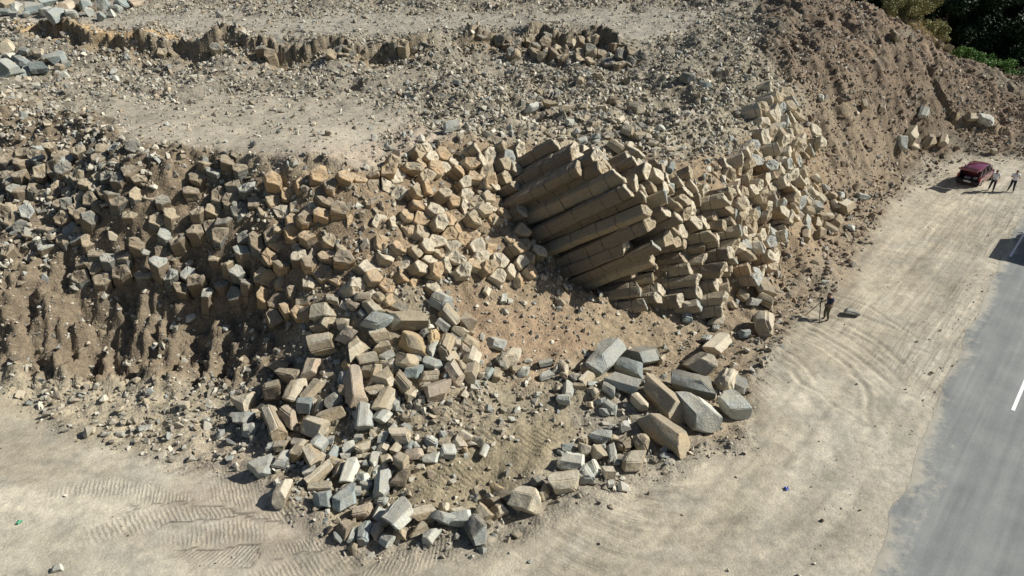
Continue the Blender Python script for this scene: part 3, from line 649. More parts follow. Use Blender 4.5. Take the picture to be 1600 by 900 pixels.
ZONES['on the upper left of the heap'] = '''504,486,30,28,10,p 480,493,30,26,60,b 511,502,22,18,60,t 500,512,26,12,5,t 505,537,44,32,15,t 545,524,32,28,-20,k 536,508,23,18,0,t 555,545,30,29,40,t 597,525,30,24,5,t 596,543,30,22,10,t 605,556,20,16,30,g
 589,502,38,30,-15,u 636,500,60,28,3,t 647,538,52,30,-14,o 581,479,38,20,-40,t 625,480,30,17,-20,t 553,477,19,15,-30,k 568,464,32,15,-5,p 593,465,20,14,-30,t 519,468,26,13,-10,t 545,570,20,18,60,o 567,575,18,14,0,u 566,490,18,9,-40,g 608,490,18,13,0,o'''
ZONES['at the heap back by bare soil'] = '''688,470,28,26,-30,d 701,494,38,25,-45,t 693,509,23,18,-40,w 728,503,30,25,-45,b 717,517,27,18,-35,p 712,526,22,13,-35,d 732,536,28,19,-35,t 697,538,34,26,70,t 677,526,25,22,-50,o 663,522,18,16,60,d 713,537,20,13,-70,k
 725,546,22,15,-40,k 675,543,30,17,65,g 705,558,30,19,15,t 737,560,26,23,80,p 775,536,36,17,-15,g 799,557,28,26,60,p 784,562,24,20,60,d 788,466,14,12,80,g 760,455,13,11,70,p 796,470,9,8,0,w 735,521,10,9,0,p'''
ZONES['in the thin line behind the hollow'] = '''777,585,17,15,80,t 806,576,17,14,30,b 819,581,17,15,50,w 762,584,18,13,60,u 853,586,24,15,20,g 851,567,29,12,14,d 882,587,15,9,-40,t 751,586,13,11,0,p 742,598,12,10,0,g 825,564,14,7,0,w 808,640,12,9,60,w 799,655,14,9,0,g 841,616,11,9,0,w'''
ZONES['in the heap on the top bench'] = '''5,8,22,18,80,t 25,11,30,15,-35,w 54,13,26,19,10,u 74,18,18,15,60,g 86,25,20,18,80,u 104,10,24,15,-70,k 113,22,26,15,5,w 133,7,22,17,-30,u 139,18,24,14,-20,g 160,7,24,17,-20,u 158,26,20,13,-30,u 171,21,18,12,0,w 192,8,24,20,60,u
 182,14,22,13,0,g 213,5,20,15,20,k 123,11,11,9,0,t 10,19,22,11,0,u 21,23,18,9,0,g 41,21,18,11,-20,u 147,13,14,10,0,k 75,2,20,14,20,u 100,-6,24,18,0,g 150,-8,24,18,20,u 45,-4,24,18,-20,g'''
ZONES['in the heap under the ochre lip'] = '''10,107,30,26,60,u 35,97,26,17,-20,u 40,113,22,17,30,u 60,106,28,20,5,u 88,91,30,21,15,u 13,71,22,18,-60,p 38,80,24,11,-10,g 59,83,18,13,0,p 16,88,16,11,0,g 102,99,22,12,-15,g 99,118,18,11,10,w 93,105,16,10,0,t 14,139,24,8,-20,g 30,88,14,10,0,w 72,94,12,9,0,p 175,112,12,9,30,u 180,123,12,9,0,w'''
ZONES['on the brown slope'] = '''1424,213,28,24,30,t 1449,220,26,24,10,t 1409,224,19,16,80,g 1473,222,16,14,60,t 1541,187,30,17,-20,w 1517,183,16,12,0,p 1443,177,20,14,50,g 1427,229,18,11,-20,p 1397,55,16,11,-60,b 1470,68,11,8,80,b 1283,152,10,9,60,w 1378,167,13,11,70,t 1350,163,14,9,80,t 1481,75,13,9,0,p 1552,236,12,9,0,t'''
ZONES['at the toe of the right flank'] = '''1263,307,24,20,-5,p 1241,322,18,17,0,d 1257,325,20,17,-20,p 1276,323,20,16,-40,g 1281,310,20,15,-50,p 1320,322,30,22,15,t 1308,346,20,19,30,t 1296,356,22,13,-35,t 1278,349,23,17,-20,t 1279,364,20,17,0,b 1262,358,16,13,0,g 1260,369,15,13,60,t
 1283,338,15,13,0,b 1293,339,15,13,0,t 1304,319,16,12,-60,p 1329,355,14,9,-30,w 1260,346,16,13,60,g 1247,336,16,12,-40,k 1273,278,14,12,-30,p 1347,307,18,10,-10,g 1341,296,16,14,60,t 1290,294,15,9,-60,w 1313,305,14,11,0,g 1298,306,14,11,0,t 1232,333,16,13,0,g 1208,367,20,15,-30,g 1251,302,14,12,0,g 1238,310,15,13,0,p'''
ZONES['in the scree above the columns'] = '''833,168,28,15,15,g 860,163,22,14,0,o 886,170,16,13,0,p 941,168,22,9,0,p 910,168,17,11,0,t 993,170,19,15,-20,t 706,197,32,16,12,g 980,204,20,17,-20,t 1006,197,18,13,0,g 966,232,22,17,-30,t 1000,213,15,13,0,p 1013,213,15,11,60,p 1033,200,15,11,0,g 910,220,18,13,10,g
 931,213,15,12,0,u 950,213,15,12,0,p 983,233,17,14,60,t 993,242,18,16,-40,t 1033,257,15,12,0,g 906,127,15,12,60,t 934,120,19,14,0,t 957,157,16,13,0,b 870,79,17,13,60,t 893,67,15,12,0,p 806,84,18,15,70,t 713,128,15,10,-10,d 843,88,19,14,-20,t 843,145,12,9,0,t
 637,148,16,9,-40,w 890,192,14,12,0,g 925,196,15,11,0,t 968,188,15,11,20,p 1020,225,15,12,-20,t 1045,235,14,11,0,p 1075,122,20,14,-25,d 1100,132,22,10,-25,u 905,182,14,10,0,p 1048,262,15,12,60,u'''
ZONES['lying alone on the yard'] = '''1331,487,22,11,-25,g 1289,441,12,7,-5,w 141,672,14,11,0,p 228,669,18,11,10,g 187,678,15,9,0,g 288,632,16,12,0,p 87,888,22,10,10,w 323,657,11,9,0,g 1138,537,10,8,0,g'''
def blk_mesh(L, W, tone, seed, rs, worn=.0):
    n = rs.choice([5, 5, 6, 6, 6, 7]); a0 = rs.uniform(0, 6.28)
    poly = []
    for k in range(n):
        a = a0+(k+rs.uniform(-.22, .22))*2*math.pi/n; r = W/2*rs.uniform(.92, 1.14); poly.append((r*math.cos(a), r*math.sin(a)*rs.uniform(.9, 1.05)))
    bm = bmesh.new(); cx = [rs.uniform(-.5, .5) for _ in range(4)]; tp = rs.uniform(.72, 1.0); tp2 = rs.uniform(.82, 1.05)
    v0 = [bm.verts.new((-L/2+cx[0]*y+cx[1]*z, y*tp, z*tp)) for y, z in poly]
    v1 = [bm.verts.new((L/2+cx[2]*y+cx[3]*z, y*tp2, z*tp2)) for y, z in poly]
    for i in range(n): bm.faces.new((v0[i], v0[(i+1) % n], v1[(i+1) % n], v1[i]))
    bm.faces.new(v0[::-1]); bm.faces.new(v1)
    bmesh.ops.recalc_face_normals(bm, faces=bm.faces)
    # lop off a corner or two
    for k in range(rs.choice([2, 3, 3, 4])):
        d = Vector((rs.choice([-1, 1])*rs.uniform(.5, 1), rs.uniform(-1, 1), rs.uniform(-1, 1))).normalized()
        far_ = max(v.co.dot(d) for v in bm.verts)
        r_ = bmesh.ops.bisect_plane(bm, geom=bm.verts[:]+bm.edges[:]+bm.faces[:], plane_co=d*(far_-W*rs.uniform(.08, .34)), plane_no=d, clear_outer=True)
        ed = [e for e in r_['geom_cut'] if isinstance(e, bmesh.types.BMEdge)]
        try: bmesh.ops.contextual_create(bm, geom=ed)
        except Exception: pass
    base_t = np.array(TONE[tone]); 
    lay = bm.faces.layers.int.new('k')
    for i, f in enumerate(bm.faces): f[lay] = i
    nf = len(bm.faces)
    alt = TONE[{'t': 'p', 'p': 't', 'g': 'w', 'w': 'g', 'b': 't', 'd': 'g', 'o': 't', 'u': 'g', 'k': 'p'}[tone]]
    ft = [(base_t if rs.random() < .72 else np.array(alt))*rs.uniform(.82, 1.14) for _ in range(nf+1)]
    bmesh.ops.bevel(bm, geom=bm.edges[:], offset=W*(rs.uniform(.035, .08)+worn), segments=2 if worn < .03 else 3, affect='EDGES', clamp_overlap=True)
    bmesh.ops.triangulate(bm, faces=[f for f in bm.faces if len(f.verts) > 4])
    longe = [e for e in bm.edges if e.calc_length() > W*.28]
    bmesh.ops.subdivide_edges(bm, edges=longe, cuts=2 if L < W*1.5 else 3, use_grid_fill=True)
    bmesh.ops.triangulate(bm, faces=[f for f in bm.faces if len(f.verts) > 4])
    bm.normal_update()
    for v in bm.verts:
        p = v.co/W*2.2+Vector((seed*3.1, 0, 0)); q = noise.noise(p)*.075+noise.noise(p*2.7)*.035+noise.noise(p*6)*.015
        v.co += v.normal*(q*W)
    T = [ft[min(f[lay], nf)] for f in bm.faces]
    me = bpy.data.meshes.new('block'); bm.to_mesh(me); bm.free()
    me.materials.append(M_BLOCK); face_tones(me, T, rs)
    me.polygons.foreach_set('use_smooth', np.ones(len(me.polygons), bool))
    me.set_sharp_from_angle(angle=R(28))
    return me
import bmesh
from mathutils import noise
SHAPE = {}
rsb = random.Random(5); BL = []
for zn, txt in ZONES.items():
    for tok in txt.split():
        q = tok.split(','); BL.append(dict(z=zn, px=float(q[0]), py=float(q[1]), L=float(q[2]), W=float(q[3]), a=float(q[4]), t=q[5]))
theta = lambda py: PITCH+math.atan((py-450)/FPX)
bx_ = np.array([b_['px'] for b_ in BL]); by_ = np.array([b_['py'] for b_ in BL])
for b_ in BL:
    X, Y, Z, T_ = hit(b_['px'], b_['py']); d = project(X[0], Y[0], Z[0])[2]; b_['k'] = FPX/d
    b_['w'] = b_['W']/b_['k']*(1.16 if 'giant' in b_['z'] else 1.3 if 'front row' in b_['z'] else 1.18)
    th = theta(b_['py']); 
    X, Y, Z, T_ = hit(b_['px'], b_['py'], b_['w']*.34); b_['P'] = (X[0], Y[0], Z[0])
    m_ = float(np.clip((Hb(X, Y+.5)-Hb(X, Y-.5))[0], -.2, 1.2)); mx = float(np.clip((Hb(X+.5, Y)-Hb(X-.5, Y))[0], -.8, .8))
    ar = R(b_['a']); dx = math.cos(ar); du = math.sin(ar)
    y = (du-mx*.6*dx*math.cos(th))/(math.sin(th)+m_*.7*math.cos(th)); v = Vector((dx, y, y*m_*.7+mx*.6*dx))
    ll = b_['L']/b_['k']*v.length*(.75 if 'top bench' in b_['z'] or 'ochre' in b_['z'] else 1); b_['l'] = max(b_['w']*.9, min(ll*(.76 if 'giant' in b_['z'] else .88), b_['w']*(2.1 if b_['L'] > 45 else 1.45), b_['w']*1.05*b_['L']/b_['W']+.05)); v.normalize(); b_['v'] = v
def sizeword(b_):
    m = b_['w']*b_['l']
    return 'huge' if m > 2.8 else 'large' if m > 1.0 else 'middling' if m > .45 else 'small' if m > .2 else 'tiny'
def shapeword(b_):
    r = b_['L']/b_['W']; a = b_['a']
    return ('long ' if r > 1.6 else '')+('squat block' if r < 1.18 else 'level piece' if abs(a) < 12 else 'right-rising piece' if 0 < a <= 65 else 'right-dipping piece' if -65 <= a < 0 else 'upright piece')
ORD = ['first','second','third','fourth','fifth','sixth','seventh','eighth','ninth','tenth','eleventh','twelfth','thirteenth','fourteenth']
cls = {}
for b_ in BL:
    b_['txt'] = f"{sizeword(b_)} {TW[b_['t']]} {shapeword(b_)}"; cls.setdefault((b_['txt'], b_['z']), []).append(b_)
SPECIAL = {(1331,487): 'flat-topped grey boulder on bare dirt right of the person with the tripod', (1193,505): 'huge barrel-shaped tan block with a dark brown round end by the slope foot',
 (1037,675): 'very long tan column piece with a dark broken end, nearest the open yard', (943,559): 'long dark grey column piece with a white end rising right below the hollow',
 (1007,555): 'dark lens-shaped block with a white tip, uppermost of the great blocks', (1121,539): 'pinkish tan square-cut column piece with pale bands and a black shaded end',
 (1097,568): 'rounded tan boulder perched on the back of a dark long column piece', (1091,643): 'big pale grey wedge-shaped block at the yard edge of the great blocks',
 (428,659): 'long tan column piece propped steeply at the left corner of the heap', (636,500): 'long smooth tan column piece with a dark left end, highest in the heap',
 (554,607): 'biggest stubby block in the heap, pinkish tan above and blue-grey below', (745,829): 'dark grey slab leaning out from the front row',
 (823,781): 'big rounded pale boulder in the front row with bare dirt before it', (589,502): 'craggy blue-grey boulder with a folded face near the top of the heap', (688,470): 'dark blue-grey boulder lodged at the top right corner of the heap'}
GRP = {}
for (tx, zn), L_ in cls.items():
    L_.sort(key=lambda b_: b_['px'])
    for i, b_ in enumerate(L_):
        if (int(b_['px']), int(b_['py'])) in SPECIAL: b_['lab'] = SPECIAL[(int(b_['px']), int(b_['py']))]; continue
        b_['lab'] = f"{tx} {zn}" if len(L_) == 1 else f"{tx} {zn}, {ORD[i]} from left"
BL.sort(key=lambda b_: -(b_['L']+4)*(b_['W']+4))
SMALL = BL[288:]
for i, b_ in enumerate(BL[:288]):
    me = blk_mesh(b_['l'], b_['w'], b_['t'], i, rsb, .07 if 'giant' in b_['z'] else rsb.choice([0, 0, .03, .07]))
    o = bpy.data.objects.new('basalt_block', me); COL.objects.link(o)
    v = b_['v']; qd = v.to_track_quat('X', 'Z'); o.rotation_mode = 'QUATERNION'
    o.rotation_quaternion = qd @ Quaternion((1, 0, 0), rsb.uniform(0, 6.28)) @ Quaternion((0, 1, 0), rsb.uniform(-.1, .1))
    o.location = b_['P']; o.rotation_mode = 'QUATERNION'
    if (int(b_['px']), int(b_['py'])) == (1331, 487): o.rotation_quaternion = Vector((1, -.35, -.05)).to_track_quat('X', 'Z'); o.scale = (1, 1.25, .75)
    tag(o, b_['lab'], 'boulder' if 'boulder' in b_['lab'] else 'stone block', 'loose basalt blocks ' + b_['z'])
    bm_all = bmesh.new(); tall = []
for i, b_ in enumerate(SMALL):
    me = blk_mesh(b_['l'], b_['w'], b_['t'], 500+i, rsb); c = np.empty(len(me.polygons)*4, np.float32); me.attributes['tone'].data.foreach_get('color', c); tall.append(c.reshape(-1, 4))
    me.transform(Matrix.Translation(Vector(b_['P'])) @ (b_['v'].to_track_quat('X', 'Z') @ Quaternion((1, 0, 0), rsb.uniform(0, 6.28))).to_matrix().to_4x4()); bm_all.from_mesh(me); bpy.data.meshes.remove(me)
me = bpy.data.meshes.new('small_blocks'); bm_all.to_mesh(me); bm_all.free(); me.materials.append(M_BLOCK)
if 'tone' in me.attributes: me.attributes.remove(me.attributes['tone'])
at = me.attributes.new('tone', 'FLOAT_COLOR', 'FACE'); at.data.foreach_set('color', np.concatenate(tall).ravel())
so = bpy.data.objects.new('small_blocks', me); COL.objects.link(so); tag(so, 'lesser broken basalt blocks lying between the big ones', 'broken stone', kind='stuff')
# ------------------------------------------------------------------ rubble, gravel and clods (too many to count)
def hull_tpl(n, seed, flat_=.8):
    rs = random.Random(seed); bm = bmesh.new()
    for k in range(n):
        v = Vector((rs.gauss(0, 1), rs.gauss(0, 1), rs.gauss(0, 1))).normalized()*rs.uniform(.8, 1.1); bm.verts.new((v.x*1.15, v.y*.9, v.z*flat_))
    bmesh.ops.convex_hull(bm, input=bm.verts[:]); bmesh.ops.delete(bm, geom=[v for v in bm.verts if not v.link_faces], context='VERTS')
    bmesh.ops.triangulate(bm, faces=bm.faces[:]); bm.verts.ensure_lookup_table(); bm.verts.index_update()
    V = np.array([v.co[:] for v in bm.verts]); F_ = np.array([[v.index for v in f.verts] for f in bm.faces]); bm.free(); return V*.5, F_
TPL = [hull_tpl(9+k % 4, 900+k, (.9, .7, .55)[k % 3]) for k in range(14)]
def scatter(name, X, Y, size, tone, label, cat, seed, sink=.2, rot_full=True):
    r = np.random.default_rng(seed); n = len(X)
    Z = H(X, Y); which = r.integers(0, len(TPL), n); VV = []; FF = []; TT = []; off = 0
    for k, (V, F_) in enumerate(TPL):
        s = np.where(which == k)[0]
        if not len(s): continue
        m = len(s); q = r.normal(size=(m, 4)); q /= np.linalg.norm(q, axis=1)[:, None]
        w_, x, y, z = q.T
        Rm = np.stack([1-2*(y*y+z*z), 2*(x*y-z*w_), 2*(x*z+y*w_), 2*(x*y+z*w_), 1-2*(x*x+z*z), 2*(y*z-x*w_), 2*(x*z-y*w_), 2*(y*z+x*w_), 1-2*(x*x+y*y)], 1).reshape(m, 3, 3)
        P_ = np.einsum('mij,vj->mvi', Rm, V)*size[s][:, None, None]
        P_ += np.stack([X[s], Y[s], Z[s]+size[s]*(.5-.5*sink*2)*.6], 1)[:, None, :]
        VV.append(P_.reshape(-1, 3)); FF.append((F_[None]+(off+np.arange(m)*len(V))[:, None, None]).reshape(-1, 3)); off += m*len(V)
        TT.append(np.repeat(tone[s], len(V), 0))
    o = mesh_np(name, np.concatenate(VV), np.concatenate(FF), M_RUB, cols={'tone': np.concatenate(TT)})
    tag(o, label, cat, kind='stuff'); return o
def samp(m, X, Y): return bil(m, gx, gy, X, Y)
def pick(X, Y, seed, pal, var=.16):
    r = np.random.default_rng(seed); P_ = np.array(pal); i = r.integers(0, len(pal), len(X)); return np.clip(P_[i]*(1+r.normal(0, var, len(X)))[:, None], .04, .75)
PAL = [(.37,.32,.24), (.45,.41,.325), (.32,.295,.24), (.29,.295,.265), (.24,.20,.145), (.50,.465,.38), (.33,.28,.20), (.38,.36,.30), (.22,.195,.15)]
PALB = [(.25,.19,.13), (.30,.24,.17), (.22,.20,.165), (.19,.14,.10), (.40,.35,.28), (.28,.26,.22)]
Nc = 300000
cx_ = rng.uniform(-44, 58, Nc); cy_ = rng.uniform(14.5, 82, Nc); u_ = rng.random(Nc)
area = 102*67.5; dmax = Nc/area     # about 33 per square metre
pxv, pyv, pdv = project(cx_, cy_, Hb(cx_, cy_)); invw = (pxv > -40) & (pxv < 1640) & (pyv > -30) & (pyv < 930)
yd = samp(mYARD, cx_, cy_); cl = samp(calm, cx_, cy_)
mLB = zm([(-200,560),(100,585),(330,590),(430,690),(330,730),(150,700),(0,640),(-200,630)], 18)
dens = 15*(1-np.clip(cl, 0, 1)) + 6*samp(mSCR, cx_, cy_) + 5*samp(mRUB, cx_, cy_) + 6*samp(mPI, cx_, cy_) + 3*samp(mGU, cx_, cy_) - 0*samp(mBR, cx_, cy_) + .5*cl + 5*samp(mLB, cx_, cy_) + 3.0*(samp(mB1, cx_, cy_)+samp(mB2, cx_, cy_))
clump = vnoise(cx_*.45, cy_*.45, 400)*.6+vnoise(cx_*1.6, cy_*1.6, 401)*.4; dens *= .25+2.4*clump**2.0
patch = samp(zm([(610,760),(640,735),(760,690),(870,650),(900,670),(870,720),(760,790),(660,800)], 10), cx_, cy_); dens *= 1-.3*patch; dens *= 1+.7*(pyv < 200)*(pxv < 1200)*(1-samp(mB1, cx_, cy_)*.4)+.5*samp(mGU, cx_, cy_)
onroad = road_q(cx_, cy_) > .9
dens += 3.5*np.exp(-((road_q(cx_, cy_)+.3)/.7)**2)*(yd > .3)
keep = invw & (u_ < dens/dmax) & ~((onroad) & (yd > .3))
X_ = cx_[keep]; Y_ = cy_[keep]; n = len(X_); print('rubble', n)
sz = .085*np.exp(rng.normal(0, .62, n)); sz *= 1+.55*(1-samp(calm, X_, Y_)) ; sz *= np.clip(1.0-.45*samp(mGU, X_, Y_)-.25*samp(mTA, X_, Y_)+.35*samp(mRUB, X_, Y_)+.2*samp(mSCR, X_, Y_)-.35*samp(mYARD, X_, Y_), .4, 2)
sz = np.clip(sz, .035, .55)
tn_ = np.where(((samp(mBR, X_, Y_) > .3) | (pxv[keep] > 1215) & (samp(mYARD, X_, Y_) < .6))[:, None], pick(X_, Y_, 5, PALB), pick(X_, Y_, 6, PAL))
half = pdv[keep] < 42
scatter('gravel', X_[half], Y_[half], sz[half], tn_[half], 'loose sandy gravel and stone chips strewn over the near slopes and yard', 'gravel', 71)
scatter('scree', X_[~half], Y_[~half], sz[~half], tn_[~half], 'grey and brown scree covering the far benches and upper slopes', 'scree', 72)
# bigger broken stone among it
Nb = 26000; bx2 = rng.uniform(-44, 52, Nb); by2 = rng.uniform(20, 80, Nb); u2 = rng.random(Nb)
pxv, pyv, pdv = project(bx2, by2, Hb(bx2, by2)); invw = (pxv > -40) & (pxv < 1640) & (pyv > -30) & (pyv < 930)
calm2 = samp(calm, bx2, by2)
d2 = (1-np.clip(calm2*1.3, 0, 1))*(.9+1.2*samp(mRUB, bx2, by2)+1.0*samp(mSCR, bx2, by2)+.9*samp(mFACE, bx2, by2)*(1-samp(mGU, bx2, by2))+1.2*samp(mPI, bx2, by2)-.45*samp(mBR, bx2, by2)-.6*samp(mTA, bx2, by2)-.5*samp(mGU, bx2, by2))+2.5*samp(mSTEP, bx2, by2)
d2 *= 1-.9*samp(zm([(610,770),(640,735),(700,700),(860,650),(900,670),(870,720),(760,790),(660,800)], 10), bx2, by2)
d2 *= .35+1.5*vnoise(bx2*.4, by2*.4, 402)
d2 += samp(mGU, bx2, by2)*1.0
d2 += .5*np.exp(-((pyv-82)/16)**2)*(pxv < 1100)*(pxv > 120)   # debris below the upper step
k2 = invw & (u2 < d2/(Nb/(96*60.)))
X2 = bx2[k2]; Y2 = by2[k2]; s2 = np.clip(.30*np.exp(rng.normal(0, .35, len(X2))), .2, .75); print('broken', len(X2))
t2 = np.where(((samp(mBR, X2, Y2) > .3) | (pxv[k2] > 1260))[:, None], pick(X2, Y2, 7, PALB, .12), pick(X2, Y2, 8, PAL, .12))
scatter('rubble', X2, Y2, s2, t2, 'angular broken basalt rubble scattered across the slopes and ledges', 'rubble', 73)
# ------------------------------------------------------------------ road
def road_pt(s, q): return (19.8+s*RX+q*RY, 26.2+s*RY-q*RX)
ss = np.concatenate([np.arange(-60, -14, 2.), np.arange(-14, 34, .25), np.arange(34, 400, 6.)]); nq = 60
edge = np.interp(ss, [-14, -11.4, -2.5, 10.4, 28], [1.5, 1.4, .8, .0, -.7]) + fbm(ss*.5, ss*0, 501, 4)*.22*(1-.6*smooth(10, 28, ss))
Q = edge[:, None]+(9.2-edge[:, None])*np.linspace(0, 1, nq)[None]; Sg = np.repeat(ss[:, None], nq, 1)
RXg = 19.8+Sg*RX+Q*RY; RYg = 26.2+Sg*RY-Q*RX; RZ = np.full(RXg.shape, .012)-.035*np.exp(-((Q-edge[:, None])/.12)**2)
idr = np.arange(RXg.size).reshape(RXg.shape); Fr = np.stack([idr[:-1, :-1], idr[:-1, 1:], idr[1:, 1:], idr[1:, :-1]], -1).reshape(-1, 4)[:, ::-1]
dn = np.exp(-(Q-edge[:, None])/.5)*(.75+.6*fbm(Sg*.4, Q*.9, 503, 3)) + .18*np.exp(-((Q-2.1)/.5)**2)
rm, t, b = mat_new('asphalt')
at = t.nodes.new('ShaderNodeAttribute'); at.attribute_name = 'lane'; sx = t.nodes.new('ShaderNodeSeparateColor'); t.links.new(at.outputs['Color'], sx.inputs[0])
cb = t.nodes.new('ShaderNodeCombineXYZ'); t.links.new(mathn(t, 'MULTIPLY', sx.outputs[1], 22), cb.inputs[0]); t.links.new(mathn(t, 'MULTIPLY', sx.outputs[0], 3.0), cb.inputs[1])
nst = noise_tex(t, cb.outputs[0], 1.0, 5, .6); tc = t.nodes.new('ShaderNodeTexCoord'); nf = noise_tex(t, tc.outputs['Object'], 20, 4, .7); nb = noise_tex(t, tc.outputs['Object'], .5, 4, .6)
c = ramp(t, nst.outputs[0], [(.3, (.175,.182,.178)), (.5, (.208,.215,.208)), (.72, (.255,.262,.252))]).outputs[0]
c = mixc(t, 1, c, ramp(t, nf.outputs[0], [(.3, (.85,.85,.85)), (.7, (1.12,1.12,1.12))]).outputs[0], 'MULTIPLY'); c = mixc(t, 1, c, ramp(t, nb.outputs[0], [(.3, (.84,.85,.86)), (.7, (1.14,1.14,1.12))]).outputs[0], 'MULTIPLY')
nd = noise_tex(t, tc.outputs['Object'], 1.6, 8, .75)
dm = ramp(t, mathn(t, 'ADD', sx.outputs[2], mathn(t, 'MULTIPLY', mathn(t, 'SUBTRACT', nd.outputs[0], .5), 1.5)), [(.28, 0), (.62, .85), (.9, 1)])
c = mixc(t, dm.outputs[0], c, (.41,.38,.31)); t.links.new(c, b.inputs['Base Color']); bump(t, b, nf.outputs[0], .4, .01)
lane = np.stack([Sg*.02+2, Q*.1, dn], -1).reshape(-1, 3)
road = mesh_np('road', np.stack([RXg, RYg, RZ], -1).reshape(-1, 3), Fr, rm, smooth_sh=True, cols={'lane': lane}); tag(road, kind='structure')
pm, t, b = mat_new('road_paint'); tc = t.nodes.new('ShaderNodeTexCoord'); n_ = noise_tex(t, tc.outputs['Object'], 7, 5, .7)
t.links.new(ramp(t, n_.outputs[0], [(.28, (.42,.43,.42)), (.42, (.80,.80,.78))]).outputs[0], b.inputs['Base Color'])
def stripe(s0, s1, q, wd):
    V = []; n = max(2, int((s1-s0)/1.5)+1)
    for k in range(n):
        s = s0+(s1-s0)*k/(n-1)
        for e in (-wd/2, wd/2): x, y = road_pt(s, q+e); V.append((x, y, .017))
    return V, [(2*k, 2*k+1, 2*k+3, 2*k+2) for k in range(n-1)]
VV = []; FF = []
for a in [(2.4, 8.0, 3.4, .15), (26, 32, 3.4, .15), (50, 56, 3.4, .15), (20.8, 120, .0, .14), (-60, 200, 7.0, .14), (-22, -16, 3.4, .15)]:
    V, F_ = stripe(*a); o_ = len(VV); VV += V; FF += [tuple(i+o_ for i in f) for f in F_]
rp = mesh_np('road_markings', VV, FF, pm); tag(rp, kind='structure')

# ------------------------------------------------------------------ small modelling kit
def box_m(bm, c, s, rot=None, bev=0):
    r = bmesh.ops.create_cube(bm, size=1); vs = r['verts']; M_ = Matrix.Translation(c) @ (rot.to_4x4() if rot else Matrix.Identity(4)) @ Matrix.Diagonal((*s, 1))
    bmesh.ops.transform(bm, matrix=M_, verts=vs)
    if bev:
        es = list({e for v in vs for e in v.link_edges}); bmesh.ops.bevel(bm, geom=es, offset=bev, segments=2, affect='EDGES', clamp_overlap=True)
def tube_m(bm, pts, rad, n=8, cap=True):
    prev = None; rings = []
    rad = rad if isinstance(rad, (list, tuple)) else [rad]*len(pts)
    for i, p in enumerate(pts):
        p = Vector(p); d = (Vector(pts[min(i+1, len(pts)-1)])-Vector(pts[max(i-1, 0)])).normalized()
        a = d.orthogonal().normalized() if prev is None else (prev-d*prev.dot(d)).normalized(); prev = a; b2 = d.cross(a)
        rings.append([bm.verts.new(p+(a*math.cos(2*math.pi*k/n)+b2*math.sin(2*math.pi*k/n))*rad[i]) for k in range(n)])
    for i in range(len(rings)-1):
        for k in range(n): bm.faces.new((rings[i][k], rings[i][(k+1) % n], rings[i+1][(k+1) % n], rings[i+1][k]))
    if cap: bm.faces.new(rings[0][::-1]); bm.faces.new(rings[-1])
def cyl_m(bm, c, r, h, axis='Z', n=24, bev=0):
    q = bmesh.ops.create_cone(bm, cap_ends=True, segments=n, radius1=r, radius2=r, depth=h)
    rt = {'Z': Matrix.Identity(4), 'X': Matrix.Rotation(R(90), 4, 'Y'), 'Y': Matrix.Rotation(R(90), 4, 'X')}[axis]
    bmesh.ops.transform(bm, matrix=Matrix.Translation(c) @ rt, verts=q['verts'])
def part(name, bm, mat, parent, smooth_=False, loc=None):
    me = bpy.data.meshes.new(name); bmesh.ops.recalc_face_normals(bm, faces=bm.faces); bm.to_mesh(me); bm.free(); me.materials.append(mat)
    if smooth_: me.polygons.foreach_set('use_smooth', np.ones(len(me.polygons), bool)); me.set_sharp_from_angle(angle=R(40))
    o = bpy.data.objects.new(name, me); COL.objects.link(o); o.parent = parent
    if loc is not None: o.location = loc
    return o
def sweep(bm, st):
    """st: list of rings (lists of points), joined and capped"""
    rg = [[bm.verts.new(p) for p in r] for r in st]
    for i in range(len(rg)-1):
        m = len(rg[i])
        for k in range(m): bm.faces.new((rg[i][k], rg[i][(k+1) % m], rg[i+1][(k+1) % m], rg[i+1][k]))
    bm.faces.new(rg[0][::-1]); bm.faces.new(rg[-1])
paint = simple('maroon_paint', (.15,.010,.035), .22, .25, .05, 3, .6)
paint.node_tree.nodes['Principled BSDF'].inputs['Coat Weight'].default_value = .8
glass = simple('dark_glass', (.02,.025,.03), .06, 0, .1, 2, .8); rub_ = simple('tyre_rubber', (.02,.02,.02), .8); rimm = simple('alloy', (.45,.45,.46), .3, .8)
blackp = simple('black_plastic', (.025,.025,.028), .5); redl = simple('red_lens', (.35,.01,.01), .15, 0, .1, 5, .7); platem = simple('plate_white', (.7,.7,.68), .4); clearl = simple('clear_lens', (.6,.62,.65), .1, 0, .05, 5, .8)
